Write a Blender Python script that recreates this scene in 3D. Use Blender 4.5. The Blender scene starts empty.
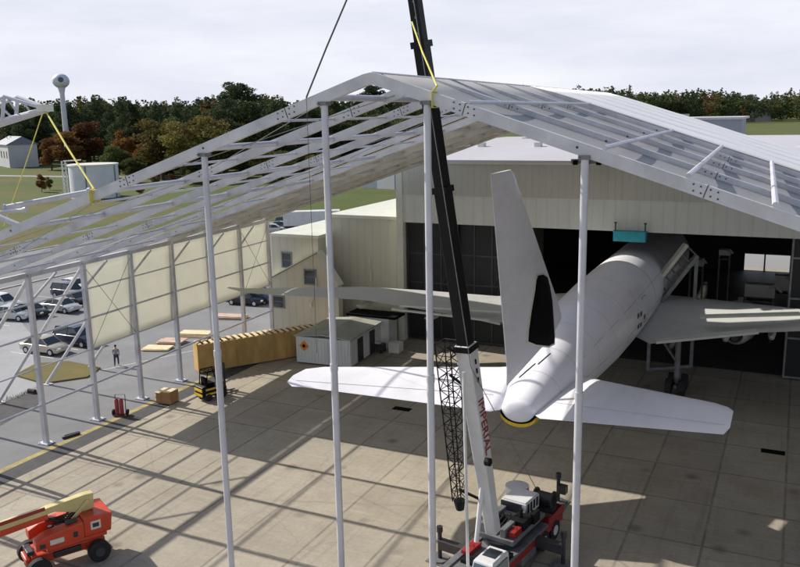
import bpy, bmesh, math, random
from mathutils import Vector, Matrix
import mathutils
random.seed(7)
PI = math.pi
C = bpy.context.scene.collection
# ------------------------------------------------------------------ camera frame
H = 20.0
F = 822.519
MR = [(0.9016931918, 0.4319460667, -0.0192868671),
      (0.0702544736, -0.1903792239, -0.9791935764),
      (-0.4266306327, 0.8815771926, -0.2020097936)]
def pr(X):
    d = (X[0], X[1], X[2]-H)
    c = [sum(MR[i][j]*d[j] for j in range(3)) for i in range(3)]
    return (400+F*c[0]/c[2], 283.5+F*c[1]/c[2])
def ray(px, py):
    c = ((px-400)/F, (py-283.5)/F, 1.0)
    return [sum(MR[i][j]*c[i] for i in range(3)) for j in range(3)]
def gnd(px, py, z=0.0):
    d = ray(px, py); t = (z-H)/d[2]
    return Vector((d[0]*t, d[1]*t, z))
def atY(px, py, Y):
    d = ray(px, py); t = Y/d[1]
    return Vector((d[0]*t, Y, H+d[2]*t))
def atX(px, py, X):
    d = ray(px, py); t = X/d[0]
    return Vector((X, d[1]*t, H+d[2]*t))

# ------------------------------------------------------------------ materials
def new_mat(name):
    m = bpy.data.materials.new(name); m.use_nodes = True
    nt = m.node_tree; b = nt.nodes['Principled BSDF']
    return m, nt, b
def mixc(nt, fac, a, b):
    n = nt.nodes.new('ShaderNodeMix'); n.data_type = 'RGBA'
    if isinstance(fac, (int, float)): n.inputs[0].default_value = fac
    else: nt.links.new(fac, n.inputs[0])
    for s, v in ((6, a), (7, b)):
        if isinstance(v, tuple): n.inputs[s].default_value = (v[0], v[1], v[2], 1)
        else: nt.links.new(v, n.inputs[s])
    return n.outputs[2]
def noise(nt, scale, detail=4, rough=.6, coord='Object', stretch=None):
    tc = nt.nodes.new('ShaderNodeTexCoord')
    n = nt.nodes.new('ShaderNodeTexNoise'); n.inputs['Scale'].default_value = scale
    n.inputs['Detail'].default_value = detail; n.inputs['Roughness'].default_value = rough
    src = tc.outputs[coord]
    if stretch:
        mp = nt.nodes.new('ShaderNodeMapping'); mp.inputs['Scale'].default_value = stretch
        nt.links.new(src, mp.inputs[0]); src = mp.outputs[0]
    nt.links.new(src, n.inputs['Vector'])
    return n.outputs['Fac']
def ramp(nt, src, a, b, lo=0., hi=1.):
    r = nt.nodes.new('ShaderNodeMapRange'); nt.links.new(src, r.inputs[0])
    r.inputs[1].default_value = a; r.inputs[2].default_value = b
    r.inputs[3].default_value = lo; r.inputs[4].default_value = hi
    return r.outputs[0]
def math_(nt, op, a, b=None):
    n = nt.nodes.new('ShaderNodeMath'); n.operation = op
    for i, v in enumerate((a, b)):
        if v is None: continue
        if isinstance(v, (int, float)): n.inputs[i].default_value = v
        else: nt.links.new(v, n.inputs[i])
    return n.outputs[0]
def bump(nt, b, src, strength=.3, dist=.02):
    n = nt.nodes.new('ShaderNodeBump'); n.inputs['Strength'].default_value = strength
    n.inputs['Distance'].default_value = dist
    nt.links.new(src, n.inputs['Height']); nt.links.new(n.outputs[0], b.inputs['Normal'])
def mat(name, col, rough=.6, metal=0., var=.2, scale=1.5, dirt=None, dirt_amt=.3, stretch=None, spec=None, coat=0):
    m, nt, b = new_mat(name)
    n1 = noise(nt, scale, 5, .65, stretch=stretch)
    lo = tuple(c*(1-var) for c in col); hi = tuple(min(1, c*(1+var)) for c in col)
    c = mixc(nt, ramp(nt, n1, .3, .7), lo, hi)
    if dirt:
        n2 = noise(nt, scale*.37, 6, .7, stretch=stretch)
        c = mixc(nt, ramp(nt, n2, .5, .75, 0, dirt_amt), c, dirt)
    nt.links.new(c, b.inputs['Base Color'])
    b.inputs['Roughness'].default_value = rough; b.inputs['Metallic'].default_value = metal
    if spec is not None: b.inputs['Specular IOR Level'].default_value = spec
    if coat: b.inputs['Coat Weight'].default_value = coat
    return m
M = {}
M['alu'] = mat('galvanised_frame', (.60, .605, .63), .5, .05, .14, .9, (.18, .18, .2), .5)
M['alu_tube'] = mat('white_tube', (.58, .59, .65), .45, .2, .08, 1.1, (.22, .22, .22), .4)
M['bolt'] = mat('bolt_steel', (.06, .06, .07), .5, .7, .2)
M['white_plane'] = mat('aircraft_white', (.83, .84, .92), .38, 0, .05, .5, (.45, .44, .42), .5, coat=.1, stretch=(1, .35, 1))
M['wing_grey'] = mat('wing_grey', (.56, .58, .58), .45, 0, .06, .4, (.28, .3, .3), .4)
M['wing_pale'] = mat('flap_pale', (.62, .64, .6), .45, 0, .06, .8)
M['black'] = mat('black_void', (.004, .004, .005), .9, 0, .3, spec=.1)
M['rubber'] = mat('rubber', (.016, .016, .017), .85, 0, .3, 3)
M['yellow'] = mat('yellow_paint', (.7, .47, .02), .5, 0, .15, 3)
M['strap'] = mat('yellow_strap', (.62, .55, .12), .8, 0, .15, 3)
M['cream_sheet'] = mat('cream_sheet', (.66, .64, .5), .55, 0, .05, .5, (.48, .45, .34), .35)
M['hazard_orange'] = mat('orange_sign', (.65, .2, .02), .6, 0, .1)
M['red'] = mat('red_paint', (.3, .018, .02), .38, 0, .15, 1.5, (.12, .03, .02), .35, coat=.2)
M['orange_red'] = mat('orange_red_paint', (.56, .05, .012), .38, 0, .12, 1.4, (.2, .05, .02), .35, coat=.2)
M['khaki'] = mat('cream_boom_paint', (.62, .53, .24), .45, 0, .12, 1.5, (.3, .22, .1), .4)
M['crane_white'] = mat('crane_white', (.66, .67, .68), .4, 0, .07, 1.0, (.3, .28, .24), .4, coat=.2)
M['crane_black'] = mat('crane_black', (.006, .006, .008), .5, .0, .3, 1.2, spec=.25)
M['glass'] = mat('dark_glass', (.02, .035, .045), .08, 0, .2, spec=.8)
M['glass_blue'] = mat('cab_glass', (.05, .11, .16), .08, 0, .2, spec=.8)
M['plywood'] = mat('plywood', (.47, .30, .10), .75, 0, .28, 1.2, (.22, .12, .04), .5, stretch=(1, 1, .35))
M['slat'] = mat('pale_slats', (.68, .56, .36), .7, 0, .15, 2)
M['cardboard'] = mat('brown_crate', (.34, .19, .08), .8, 0, .2, 2)
M['container'] = mat('container_paint', (.60, .62, .60), .55, 0, .08, .7, (.28, .27, .22), .5, stretch=(1, 1, .3))
M['container_roof'] = mat('container_roof', (.36, .37, .33), .7, 0, .15, .8, (.14, .14, .1), .6)
M['trim'] = mat('pale_trim', (.62, .63, .56), .55, 0, .08, 1)
M['roof_white'] = mat('hangar_roof_sheet', (.50, .49, .53), .5, 0, .06, .08, (.45, .4, .42), .45)
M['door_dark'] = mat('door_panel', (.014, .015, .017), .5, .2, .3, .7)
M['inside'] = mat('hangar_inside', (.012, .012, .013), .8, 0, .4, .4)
M['steel_dark'] = mat('dark_steel', (.06, .06, .065), .5, .4, .3, 1)
M['turquoise'] = mat('turquoise_sheet', (.02, .30, .38), .6, 0, .2, 2)
M['tank'] = mat('tank_steel', (.62, .66, .72), .5, 0, .08, .2, (.3, .32, .33), .3)
M['tower'] = mat('tower_paint', (.62, .65, .72), .5, 0, .05, .2)
M['bark'] = mat('bark', (.09, .07, .055), .9, 0, .3, 2)
M['skin'] = mat('skin', (.45, .28, .2), .6, 0, .05)
M['shirt'] = mat('grey_shirt', (.22, .25, .3), .85, 0, .1)
M['jeans'] = mat('dark_jeans', (.035, .045, .09), .9, 0, .15)
M['hair'] = mat('hair', (.03, .02, .015), .8, 0, .1)
M['shed_white'] = mat('shed_white', (.5, .52, .56), .6, 0, .06, .3, (.35, .36, .36), .4)
M['lamp_glass'] = mat('lamp_glass', (.7, .7, .65), .2, 0, .05)
M['lamp_red'] = mat('tail_lamp', (.5, .02, .02), .3, 0, .1)
M['winch'] = mat('worn_grey', (.2, .21, .22), .5, .4, .3, 2)

def cladding(name, col, pitch=.6, axis=0, dark=(.2, .2, .16)):
    m, nt, b = new_mat(name)
    tc = nt.nodes.new('ShaderNodeTexCoord'); sp = nt.nodes.new('ShaderNodeSeparateXYZ')
    nt.links.new(tc.outputs['Object'], sp.inputs[0])
    x = math_(nt, 'FRACT', math_(nt, 'MULTIPLY', sp.outputs[axis], 1/pitch))
    rib = ramp(nt, math_(nt, 'ABSOLUTE', math_(nt, 'SUBTRACT', x, .5)), .36, .5)
    n = noise(nt, .35, 5, .65, stretch=(1, 1, .25))
    c = mixc(nt, ramp(nt, n, .3, .7), tuple(v*.94 for v in col), tuple(v*1.04 for v in col))
    c = mixc(nt, ramp(nt, noise(nt, 1.6, 4, .7, stretch=(1, 1, .05)), .52, .85, 0, .14), c, tuple(v*.8 for v in dark))
    c = mixc(nt, math_(nt, 'MULTIPLY', rib, .11), c, dark)
    nt.links.new(c, b.inputs['Base Color']); b.inputs['Roughness'].default_value = .55
    bump(nt, b, rib, .5, .03)
    return m
M['clad_green'] = cladding('cladding_upper', (.49, .49, .44), .55)
M['clad_pale'] = cladding('cladding_lower', (.62, .64, .61), .9)
M['clad_cream'] = cladding('cladding_cream', (.55, .535, .45), .8)
M['clad_side'] = cladding('cladding_side', (.50, .48, .36), .8, 1)

def membrane(name, col, trans):
    m, nt, b = new_mat(name)
    n = noise(nt, .5, 4, .6)
    c = mixc(nt, ramp(nt, n, .3, .7), tuple(v*.93 for v in col), col)
    nt.links.new(c, b.inputs['Base Color']); b.inputs['Roughness'].default_value = .5
    tr = nt.nodes.new('ShaderNodeBsdfTranslucent'); nt.links.new(c, tr.inputs[0])
    mx = nt.nodes.new('ShaderNodeMixShader'); mx.inputs[0].default_value = trans
    nt.links.new(b.outputs[0], mx.inputs[1]); nt.links.new(tr.outputs[0], mx.inputs[2])
    nt.links.new(mx.outputs[0], nt.nodes['Material Output'].inputs[0])
    return m
M['membrane'] = membrane('white_membrane', (.9, .9, .92), .05)
M['membrane_roof_l'] = membrane('cream_membrane', (.68, .62, .44), .32)
M['pale_sheet'] = membrane('pale_roof_sheet', (.70, .67, .56), .34)
M['shaded_sheet'] = membrane('shaded_membrane_grey', (.54, .54, .56), .4)  # roof membrane as seen in shade, the dimness painted in as grey
M['wall_sheet'] = membrane('wall_membrane', (.86, .86, .79), .46)

# concrete apron with cast slabs
def slab_mat():
    m, nt, b = new_mat('apron_concrete')
    tc = nt.nodes.new('ShaderNodeTexCoord'); sp = nt.nodes.new('ShaderNodeSeparateXYZ')
    nt.links.new(tc.outputs['Object'], sp.inputs[0])
    gx = math_(nt, 'MULTIPLY', math_(nt, 'ADD', sp.outputs[0], 26.6), 1/3.4)
    gy = math_(nt, 'MULTIPLY', math_(nt, 'ADD', sp.outputs[1], -33.1), 1/4.4)
    def jl(g, w):
        a = math_(nt, 'ABSOLUTE', math_(nt, 'SUBTRACT', math_(nt, 'FRACT', math_(nt, 'ADD', g, .5)), .5))
        return ramp(nt, a, w*.45, w, 1, 0)
    j = math_(nt, 'MAXIMUM', jl(gx, .026), jl(gy, .02))
    jn = noise(nt, .8, 3, .6)
    j = math_(nt, 'MULTIPLY', j, ramp(nt, jn, .3, .6, .35, 1))
    cb = nt.nodes.new('ShaderNodeCombineXYZ')
    nt.links.new(math_(nt, 'FLOOR', gx), cb.inputs[0]); nt.links.new(math_(nt, 'FLOOR', gy), cb.inputs[1])
    wn = nt.nodes.new('ShaderNodeTexWhiteNoise'); nt.links.new(cb.outputs[0], wn.inputs[0])
    base = mixc(nt, wn.outputs[0], (.335, .305, .248), (.395, .362, .295))
    n1 = noise(nt, .35, 8, .72); base = mixc(nt, ramp(nt, n1, .42, .72, 0, .55), base, (.22, .185, .14))
    n2 = noise(nt, 5, 6, .8); base = mixc(nt, ramp(nt, n2, .45, .8, 0, .55), base, (.18, .155, .12))
    n3 = noise(nt, 1.2, 4, .7, stretch=(.25, 2.4, 1)); base = mixc(nt, ramp(nt, n3, .52, .75, 0, .35), base, (.5, .44, .34))
    n5 = noise(nt, .9, 4, .6, stretch=(3., .12, 1)); base = mixc(nt, ramp(nt, n5, .55, .75, 0, .4), base, (.16, .14, .115))
    vo = nt.nodes.new('ShaderNodeTexVoronoi'); vo.inputs['Scale'].default_value = .33
    nt.links.new(tc.outputs['Object'], vo.inputs['Vector'])
    base = mixc(nt, ramp(nt, vo.outputs['Distance'], .05, .16, .6, 0), base, (.1, .085, .07))
    ve = nt.nodes.new('ShaderNodeTexVoronoi'); ve.feature = 'DISTANCE_TO_EDGE'; ve.inputs['Scale'].default_value = .16
    wv = nt.nodes.new('ShaderNodeVectorMath'); wv.operation = 'ADD'; nz = nt.nodes.new('ShaderNodeTexNoise'); nz.inputs['Scale'].default_value = .9; nz.inputs['Detail'].default_value = 5
    nt.links.new(tc.outputs['Object'], nz.inputs['Vector']); nt.links.new(tc.outputs['Object'], wv.inputs[0]); nt.links.new(nz.outputs['Color'], wv.inputs[1]); nt.links.new(wv.outputs[0], ve.inputs['Vector'])
    base = mixc(nt, ramp(nt, ve.outputs['Distance'], .0, .010, .2, 0), base, (.1, .09, .075))
    c = mixc(nt, math_(nt, 'MULTIPLY', j, .55), base, (.07, .06, .05))
    nt.links.new(c, b.inputs['Base Color']); b.inputs['Roughness'].default_value = .85
    bump(nt, b, n2, .25, .01)
    return m
M['apron'] = slab_mat()
M['asphalt'] = mat('parking_asphalt', (.185, .19, .205), .9, 0, .14, .25, (.12, .125, .13), .75)
M['asphalt_dark'] = mat('dark_asphalt', (.055, .055, .06), .9, 0, .25, 1.5, (.1, .1, .1), .5)
M['ramp_far'] = mat('far_ramp_concrete', (.27, .27, .275), .85, 0, .1, .03, (.2, .2, .2), .4)
M['paint_white'] = mat('line_white', (.6, .6, .56), .7, 0, .15, 2)
M['paint_yellow'] = mat('line_yellow', (.36, .29, .10), .8, 0, .3, 2, (.15, .14, .12), .8)
M['kerb'] = mat('kerb_concrete', (.42, .41, .38), .85, 0, .12, 1)
M['grass'] = None
def grass_mat(name, a, b_, c_, s=.03):
    m, nt, b = new_mat(name)
    c = mixc(nt, ramp(nt, noise(nt, s, 8, .7), .35, .65), a, b_)
    c = mixc(nt, ramp(nt, noise(nt, s*.35, 5, .7, stretch=(1, 2.5, 1)), .48, .62), c, c_)
    c = mixc(nt, ramp(nt, noise(nt, s*30, 4, .8), .4, .8, 0, .5), c, tuple(v*.5 for v in a))
    nt.links.new(c, b.inputs['Base Color']); b.inputs['Roughness'].default_value = .95
    b.inputs['Specular IOR Level'].default_value = .15
    return m
M['grass'] = grass_mat('airfield_grass', (.075, .105, .03), (.10, .13, .04), (.14, .12, .05))
M['grass_patch'] = grass_mat('verge_grass', (.12, .12, .04), (.19, .155, .06), (.16, .13, .07), .3)

def leaf_mat(name, cols):
    m, nt, b = new_mat(name)
    oi = nt.nodes.new('ShaderNodeObjectInfo')
    n = noise(nt, .16, 3, .7)
    n2 = noise(nt, 1.3, 2, .6)
    c = mixc(nt, ramp(nt, n, .35, .65), cols[0], cols[1])
    c = mixc(nt, ramp(nt, n2, .4, .75, 0, .8), c, cols[2])
    hs = nt.nodes.new('ShaderNodeHueSaturation'); nt.links.new(c, hs.inputs['Color'])
    nt.links.new(ramp(nt, oi.outputs['Random'], 0, 1, .7, 1.3), hs.inputs['Value'])
    nt.links.new(ramp(nt, oi.outputs['Random'], 0, 1, .485, .515), hs.inputs['Hue'])
    nt.links.new(hs.outputs[0], b.inputs['Base Color']); b.inputs['Roughness'].default_value = .8
    b.inputs['Specular IOR Level'].default_value = .1
    tr = nt.nodes.new('ShaderNodeBsdfTranslucent'); nt.links.new(hs.outputs[0], tr.inputs[0])
    mx = nt.nodes.new('ShaderNodeMixShader'); mx.inputs[0].default_value = .25
    nt.links.new(b.outputs[0], mx.inputs[1]); nt.links.new(tr.outputs[0], mx.inputs[2])
    nt.links.new(mx.outputs[0], nt.nodes['Material Output'].inputs[0])
    return m
M['leaf_pine'] = leaf_mat('pine_needles', ((.052, .08, .036), (.085, .115, .048), (.04, .06, .03)))
M['leaf_green'] = leaf_mat('green_leaves', ((.085, .11, .036), (.13, .14, .046), (.065, .075, .03)))
M['leaf_olive'] = leaf_mat('olive_leaves', ((.15, .135, .04), (.21, .16, .05), (.09, .085, .028)))
M['leaf_orange'] = leaf_mat('orange_leaves', ((.30, .15, .045), (.36, .18, .05), (.20, .10, .035)))
M['leaf_rust'] = leaf_mat('rust_leaves', ((.20, .10, .042), (.25, .12, .045), (.13, .075, .03)))

# ------------------------------------------------------------------ mesh builder
class MB:
    def __init__(s): s.v = []; s.f = []; s.mi = []
    def add(s, vs, fs, mi=0):
        n = len(s.v); s.v += [tuple(v) for v in vs]
        s.f += [tuple(i+n for i in f) for f in fs]; s.mi += [mi]*len(fs)
        return s
    def box(s, c, size, rot=None, mi=0):
        sx, sy, sz = [d/2 for d in size]; vs = []
        for z in (-sz, sz):
            for x, y in ((-sx, -sy), (sx, -sy), (sx, sy), (-sx, sy)):
                p = Vector((x, y, z))
                if rot is not None: p = rot @ p
                vs.append(Vector(c)+p)
        return s.add(vs, [(3, 2, 1, 0), (4, 5, 6, 7), (0, 1, 5, 4), (1, 2, 6, 5), (2, 3, 7, 6), (3, 0, 4, 7)], mi)
    def bx(s, x0, x1, y0, y1, z0, z1, mi=0):
        return s.box(((x0+x1)/2, (y0+y1)/2, (z0+z1)/2), (abs(x1-x0), abs(y1-y0), abs(z1-z0)), None, mi)
    def bar(s, a, b, w, h, up=(0, 0, 1), mi=0, w2=None, h2=None):
        a = Vector(a); b = Vector(b); d = (b-a).normalized(); up = Vector(up)
        sd = d.cross(up)
        if sd.length < 1e-4: sd = d.cross(Vector((0, 1, 0)))
        sd.normalize(); u = sd.cross(d).normalized()
        w2 = w if w2 is None else w2; h2 = h if h2 is None else h2
        vs = []
        for p, ww, hh in ((a, w, h), (b, w2, h2)):
            for i, j in ((-1, -1), (1, -1), (1, 1), (-1, 1)):
                vs.append(p+sd*(i*ww/2)+u*(j*hh/2))
        return s.add(vs, [(0, 1, 2, 3), (7, 6, 5, 4), (0, 4, 5, 1), (1, 5, 6, 2), (2, 6, 7, 3), (3, 7, 4, 0)], mi)
    def tube(s, pts, r, n=10, mi=0, caps=True):
        pts = [Vector(p) for p in pts]; k = len(pts)
        rs = r if isinstance(r, (list, tuple)) else [r]*k
        vs = []; d0 = (pts[1]-pts[0]).normalized()
        ref = Vector((0, 0, 1)) if abs(d0.z) < .9 else Vector((0, 1, 0))
        for i, p in enumerate(pts):
            d = (pts[min(i+1, k-1)]-pts[max(i-1, 0)]).normalized()
            a = d.cross(ref).normalized(); b_ = a.cross(d).normalized()
            for j in range(n):
                t = 2*PI*j/n; vs.append(p+a*math.cos(t)*rs[i]+b_*math.sin(t)*rs[i])
        fs = [(i*n+j, i*n+(j+1) % n, (i+1)*n+(j+1) % n, (i+1)*n+j) for i in range(k-1) for j in range(n)]
        if caps: fs += [tuple(range(n-1, -1, -1)), tuple(range((k-1)*n, k*n))]
        return s.add(vs, fs, mi)
    def loft(s, rings, mi=0, caps=True, closed=True):
        n = len(rings[0]); vs = [v for r in rings for v in r]; k = len(rings)
        m = n if closed else n-1
        fs = [(i*n+j, i*n+(j+1) % n, (i+1)*n+(j+1) % n, (i+1)*n+j) for i in range(k-1) for j in range(m)]
        if caps: fs += [tuple(range(n-1, -1, -1)), tuple(range((k-1)*n, k*n))]
        return s.add(vs, fs, mi)
    def poly(s, pts, thick, nrm=(0, 0, 1), mi=0):
        n = len(pts); nv = Vector(nrm).normalized()*thick
        vs = [Vector(p) for p in pts]+[Vector(p)+nv for p in pts]
        fs = [tuple(range(n-1, -1, -1)), tuple(range(n, 2*n))]+[(i, (i+1) % n, n+(i+1) % n, n+i) for i in range(n)]
        return s.add(vs, fs, mi)
    def build(s, name, mats, parent=None, smooth=False, bev=0, origin=None):
        me = bpy.data.meshes.new(name)
        vs = s.v
        if origin is not None: vs = [(v[0]-origin[0], v[1]-origin[1], v[2]-origin[2]) for v in vs]
        me.from_pydata(vs, [], s.f); me.validate(); me.update()
        bm = bmesh.new(); bm.from_mesh(me); bmesh.ops.recalc_face_normals(bm, faces=bm.faces); bm.to_mesh(me); bm.free()
        for m in (mats if isinstance(mats, (list, tuple)) else [mats]): me.materials.append(m)
        if len(s.mi) == len(me.polygons): me.polygons.foreach_set('material_index', s.mi)
        if smooth:
            me.polygons.foreach_set('use_smooth', [True]*len(me.polygons))
            me.set_sharp_from_angle(angle=math.radians(40))
        o = bpy.data.objects.new(name, me); C.objects.link(o)
        if origin is not None: o.location = origin
        if parent is not None: o.parent = parent
        if bev:
            md = o.modifiers.new('bevel', 'BEVEL'); md.width = bev; md.segments = 2; md.limit_method = 'ANGLE'
        return o
def tag(o, label=None, cat=None, group=None, kind=None):
    if label: o['label'] = label
    if cat: o['category'] = cat
    if group: o['group'] = group
    if kind: o['kind'] = kind
    return o
def thing(name, label, cat, loc=(0, 0, 0), rz=0, group=None, kind=None):
    o = bpy.data.objects.new(name, None); C.objects.link(o); o.empty_display_size = .5
    o.location = loc; o.rotation_euler = (0, 0, rz)
    return tag(o, label, cat, group, kind)
def copy_tree(o, parent=None):
    c = o.copy(); C.objects.link(c)
    if parent is not None: c.parent = parent
    for ch in list(o.children): copy_tree(ch, c)
    return c
def sheet(name, pts, z, m):
    o = MB().add([(x, y, z) for x, y in pts], [tuple(range(len(pts)))]).build(name, m)
    o['kind'] = 'structure'; return o

# ------------------------------------------------------------------ ground
sheet('ground_grass', [(-6000, -200), (3000, -200), (3000, 9000), (-6000, 9000)], -.03, M['grass'])
YF = 64.6      # front wall of the old hangar
sheet('parking_asphalt', [(-108, -20), (-39, -20), (-39, 75), (-34, 75), (-34, 118), (-60, 146), (-92, 132), (-108, 102)], -.012, M['asphalt'])
sheet('apron', [(-39.1, -30), (60, -30), (60, 112), (-33, 112), (-33, 63), (-39.1, 63)], 0, M['apron'])
sheet('far_ramp', [(-75, 230), (300, 190), (300, 620), (-60, 600)], -.008, M['ramp_far'])
sheet('side_taxiway', [(-32, 112), (300, 112), (300, 191), (-32, 191)], -.006, M['ramp_far'])
sheet('drainage_strip', [(-40.5, -30), (-39.1, -30), (-39.1, 63), (-40.5, 63)], -.004, M['asphalt_dark'])
sheet('yellow_edge_line', [(-41.0, -30), (-40.55, -30), (-40.55, 63), (-41.0, 63)], -.003, M['paint_yellow'])
sheet('access_road', [(-70, 138), (-58, 148), (-40, 205), (-52, 210), (-75, 172)], -.006, M['asphalt'])
sheet('field_path', [(-420, 205), (-150, 222), (-150, 227), (-420, 211)], -.012, M['ramp_far'])
sheet('hangar_floor', [(-31.5, 66.2), (60, 66.2), (60, 109.6), (-31.5, 109.6)], .004, mat('hangar_floor_shade', (.05, .048, .045), .6, 0, .3, .3))  # the interior's shade is put into this near-black floor colour
# kerbs and bay lines
k = MB()
k.bx(-86.6, -86.3, 40, 118, -.012, .11); k.bx(-108.2, -107.9, 30, 100, -.012, .11)
tag(k.build('kerb', M['kerb']), kind='structure')
mk = MB()
for i in range(9):
    y = 48.2+i*2.75; mk.add([(-61.8, y, -.006), (-56.6, y, -.006), (-56.6, y+.12, -.006), (-61.8, y+.12, -.006)], [(0, 1, 2, 3)])
for i in range(12):
    y = 52+i*2.8; mk.add([(-79, y, -.006), (-70, y, -.006), (-70, y+.12, -.006), (-79, y+.12, -.006)], [(0, 1, 2, 3)])
mk.add([(-50.9, 45.5, -.006), (-50.8, 45.5, -.006), (-43.5, 62, -.006), (-43.6, 62, -.006)], [(0, 1, 2, 3)])
tag(mk.build('parking_bay_markings', M['paint_white']), kind='structure')
g = MB(); pg = [(-51.6, 42.8), (-49.6, 45.3), (-50.5, 47.6), (-54.5, 47.9), (-56.5, 46.4), (-55.5, 43.4)]
g.poly([(x, y, -.01) for x, y in pg], .12); tag(g.build('verge_grass', M['grass_patch']), kind='structure')
mk = MB()
for y in (22.5, 31.5): mk.bx(-40.45, -39.2, y, y+.5, -.003, .03)
# ------------------------------------------------------------------ tent frame hangar
AX, AY, TW, HE, HA, BAY = -11.482, 22.071, 29.78, 11.0, 21.06, 4.445
ROT = 0.03547
SL = (HA-HE)/TW
tent = thing('frame_hangar', 'unfinished white and grey gabled tent hangar frame with rafters, poles and cream wall sheets', 'hangar frame', (AX, AY, 0), ROT)
def T(x, y, z):
    return Vector((AX+x*math.cos(ROT)-y*math.sin(ROT), AY+x*math.sin(ROT)+y*math.cos(ROT), z))
NB = 9
RD, RW = .34, .2
for kf in range(NB+1):
    y = kf*BAY
    m = MB()
    # rafters built as box girders with a rounded ridge knuckle
    pts = []
    def roofz(x): return HA+.19-SL*math.sqrt(x*x+.02)
    xs = [-TW-.4, -20, -10, -2.2, -.8, -.22, 0, .22, .8, 2.2, 10, 20, TW+.4]
    rings = []
    nx = SL/math.hypot(1, SL)
    for x in xs:
        z = roofz(x); t = max(-1, min(1, x/.25))*nx
        up = Vector((t, 0, math.sqrt(1-t*t)))
        ring = []
        for i, j in ((-1, 0), (1, 0), (1, -1), (-1, -1)):
            q = Vector((x, y, z))+up*(j*RD)
            ring.append((q.x, y+i*RW/2, q.z))
        rings.append(ring)
    m.loft(rings)
    r = m.build('rafter', M['alu'], tent)
    for x in (-20.2, -9.4, -2.9, 2.9, 9.4, 20.2) if kf < 4 else ():
        j = MB()
        z = roofz(x); sg = 1 if x > 0 else -1
        for dx in (-.3, -.12, .12, .3):
            for dz in (-.08, -.25):
                j.tube([(x+dx, y-RW/2-.02, z+dz-dx*SL*sg), (x+dx, y+RW/2+.02, z+dz-dx*SL*sg)], .024, 6)
        j.box((x, y, z-.17), (.022, RW+.02, .34), Matrix.Rotation((math.atan(SL) if x > 0 else -math.atan(SL)), 3, 'Y'))
        j.build('splice_joint', M['bolt'], r)
    for x in (-25.5, -15.2, -6.1, 6.1, 15.2, 25.5):
        j = MB(); j.tube([(x, y-RW/2-.02, roofz(x)-.16), (x, y+RW/2+.02, roofz(x)-.16)], .035, 6); j.build('bolt', M['bolt'], r)
    for sx in (-1, 1):
        c = MB(); x = sx*TW
        c.bx(x-.15, x+.15, y-.13, y+.13, .06, HE-.2)
        cc = c.build('column', M['alu'], tent)
        p = MB(); p.bx(x-.42, x+.42, y-.32, y+.32, 0, .06)
        for dx in (-.33, .33):
            for dy in (-.23, .23): p.tube([(x+dx, y+dy, .06), (x+dx, y+dy, .14)], .035, 6)
        p.build('base_plate', M['alu_tube'], cc)
        br = MB()   # knee brace up to the eave beam
        if kf < NB:
            br.tube([(x, y+.1, HE-1.75), (x, y+BAY*.5, HE-.38)], .075, 8)
            br.build('knee_brace', M['steel_dark'] if False else M['alu'], tent)
        rk = MB()   # raking stay outside the wall
        rk.tube([(x+sx*.12, y, HE-.5), (x+sx*9.3, y, .08)], .12, 8)
        rk.box((x+sx*9.3, y, .03), (.8, .5, .06))
        if kf <= 6: rk.build('raking_stay', M['alu'], tent)
# purlins
def zr(x): return HA+.17-SL*abs(x)
for x, r, up in [(-27.5, .06, 0), (-22.8, .06, 0), (-18.3, .05, 0), (-14.8, .10, 0), (-12.2, .045, 0), (-10.5, .105, 0), (-7.9, .045, 0), (-6.1, .105, 0), (-3.6, .045, 0), (-1.6, .105, 0),
             (3.0, .06, 1), (6.8, .07, 1), (8.95, .075, 1), (11.05, .085, 1), (15.2, .09, 1), (20, .08, 1), (25, .08, 1)]:
    m = MB()
    for kf in range(NB if not up else 5):
        zz_ = zr(x)+r+.01 if up else zr(x)-.16
        e = .11 if not up else 0
        if up and kf == 4: continue
        m.tube([(x, kf*BAY+e, zz_), (x, (kf+1)*BAY-e, zz_)], r, 8)
    m.build('purlin', M['alu_tube'], tent, smooth=True)
for sx in (-1, 1):
    m = MB()
    for kf in range(NB): m.bx(sx*TW-.11, sx*TW+.11, kf*BAY+.14, (kf+1)*BAY-.14, HE-.3, HE)
    m.build('eave_beam', M['alu'], tent)
    for z, r in ((9.05, .055), (7.05, .07), (4.95, .05), (2.55, .085)):
        m = MB()
        for kf in range(NB): m.tube([(sx*TW, kf*BAY+.13, z), (sx*TW, (kf+1)*BAY-.13, z)], r, 8)
        m.build('girt', M['alu_tube'], tent, smooth=True)
m = MB(); m.tube([(0, .1, HA+.08), (0, NB*BAY-.1, HA+.08)], .1, 8); m.build('ridge_purlin', M['alu_tube'], tent, smooth=True)
# crossed wire stays
m = MB()
for kf in (4, 8):
    for a, b_ in ((0, 1), (1, 0)):
        m = MB(); m.tube([(-TW+.1, (kf+a)*BAY, 4.9), (-TW+.1, (kf+b_)*BAY, HE-.4)], .018, 5); m.build('wire_stay', M['winch'], tent)
for kf in (0, 3, 8):
    for x0, x1 in ((-29, -20), (-20, -10), (-10, -1)):
        m = MB(); m.tube([(x0, kf*BAY, zr(x0)-.2), (x1, (kf+1)*BAY, zr(x1)-.2)], .014, 5); m.build('wire_stay', M['winch'], tent)
        m = MB(); m.tube([(x1, kf*BAY, zr(x1)-.2), (x0, (kf+1)*BAY, zr(x0)-.2)], .014, 5); m.build('wire_stay', M['winch'], tent)
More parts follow.
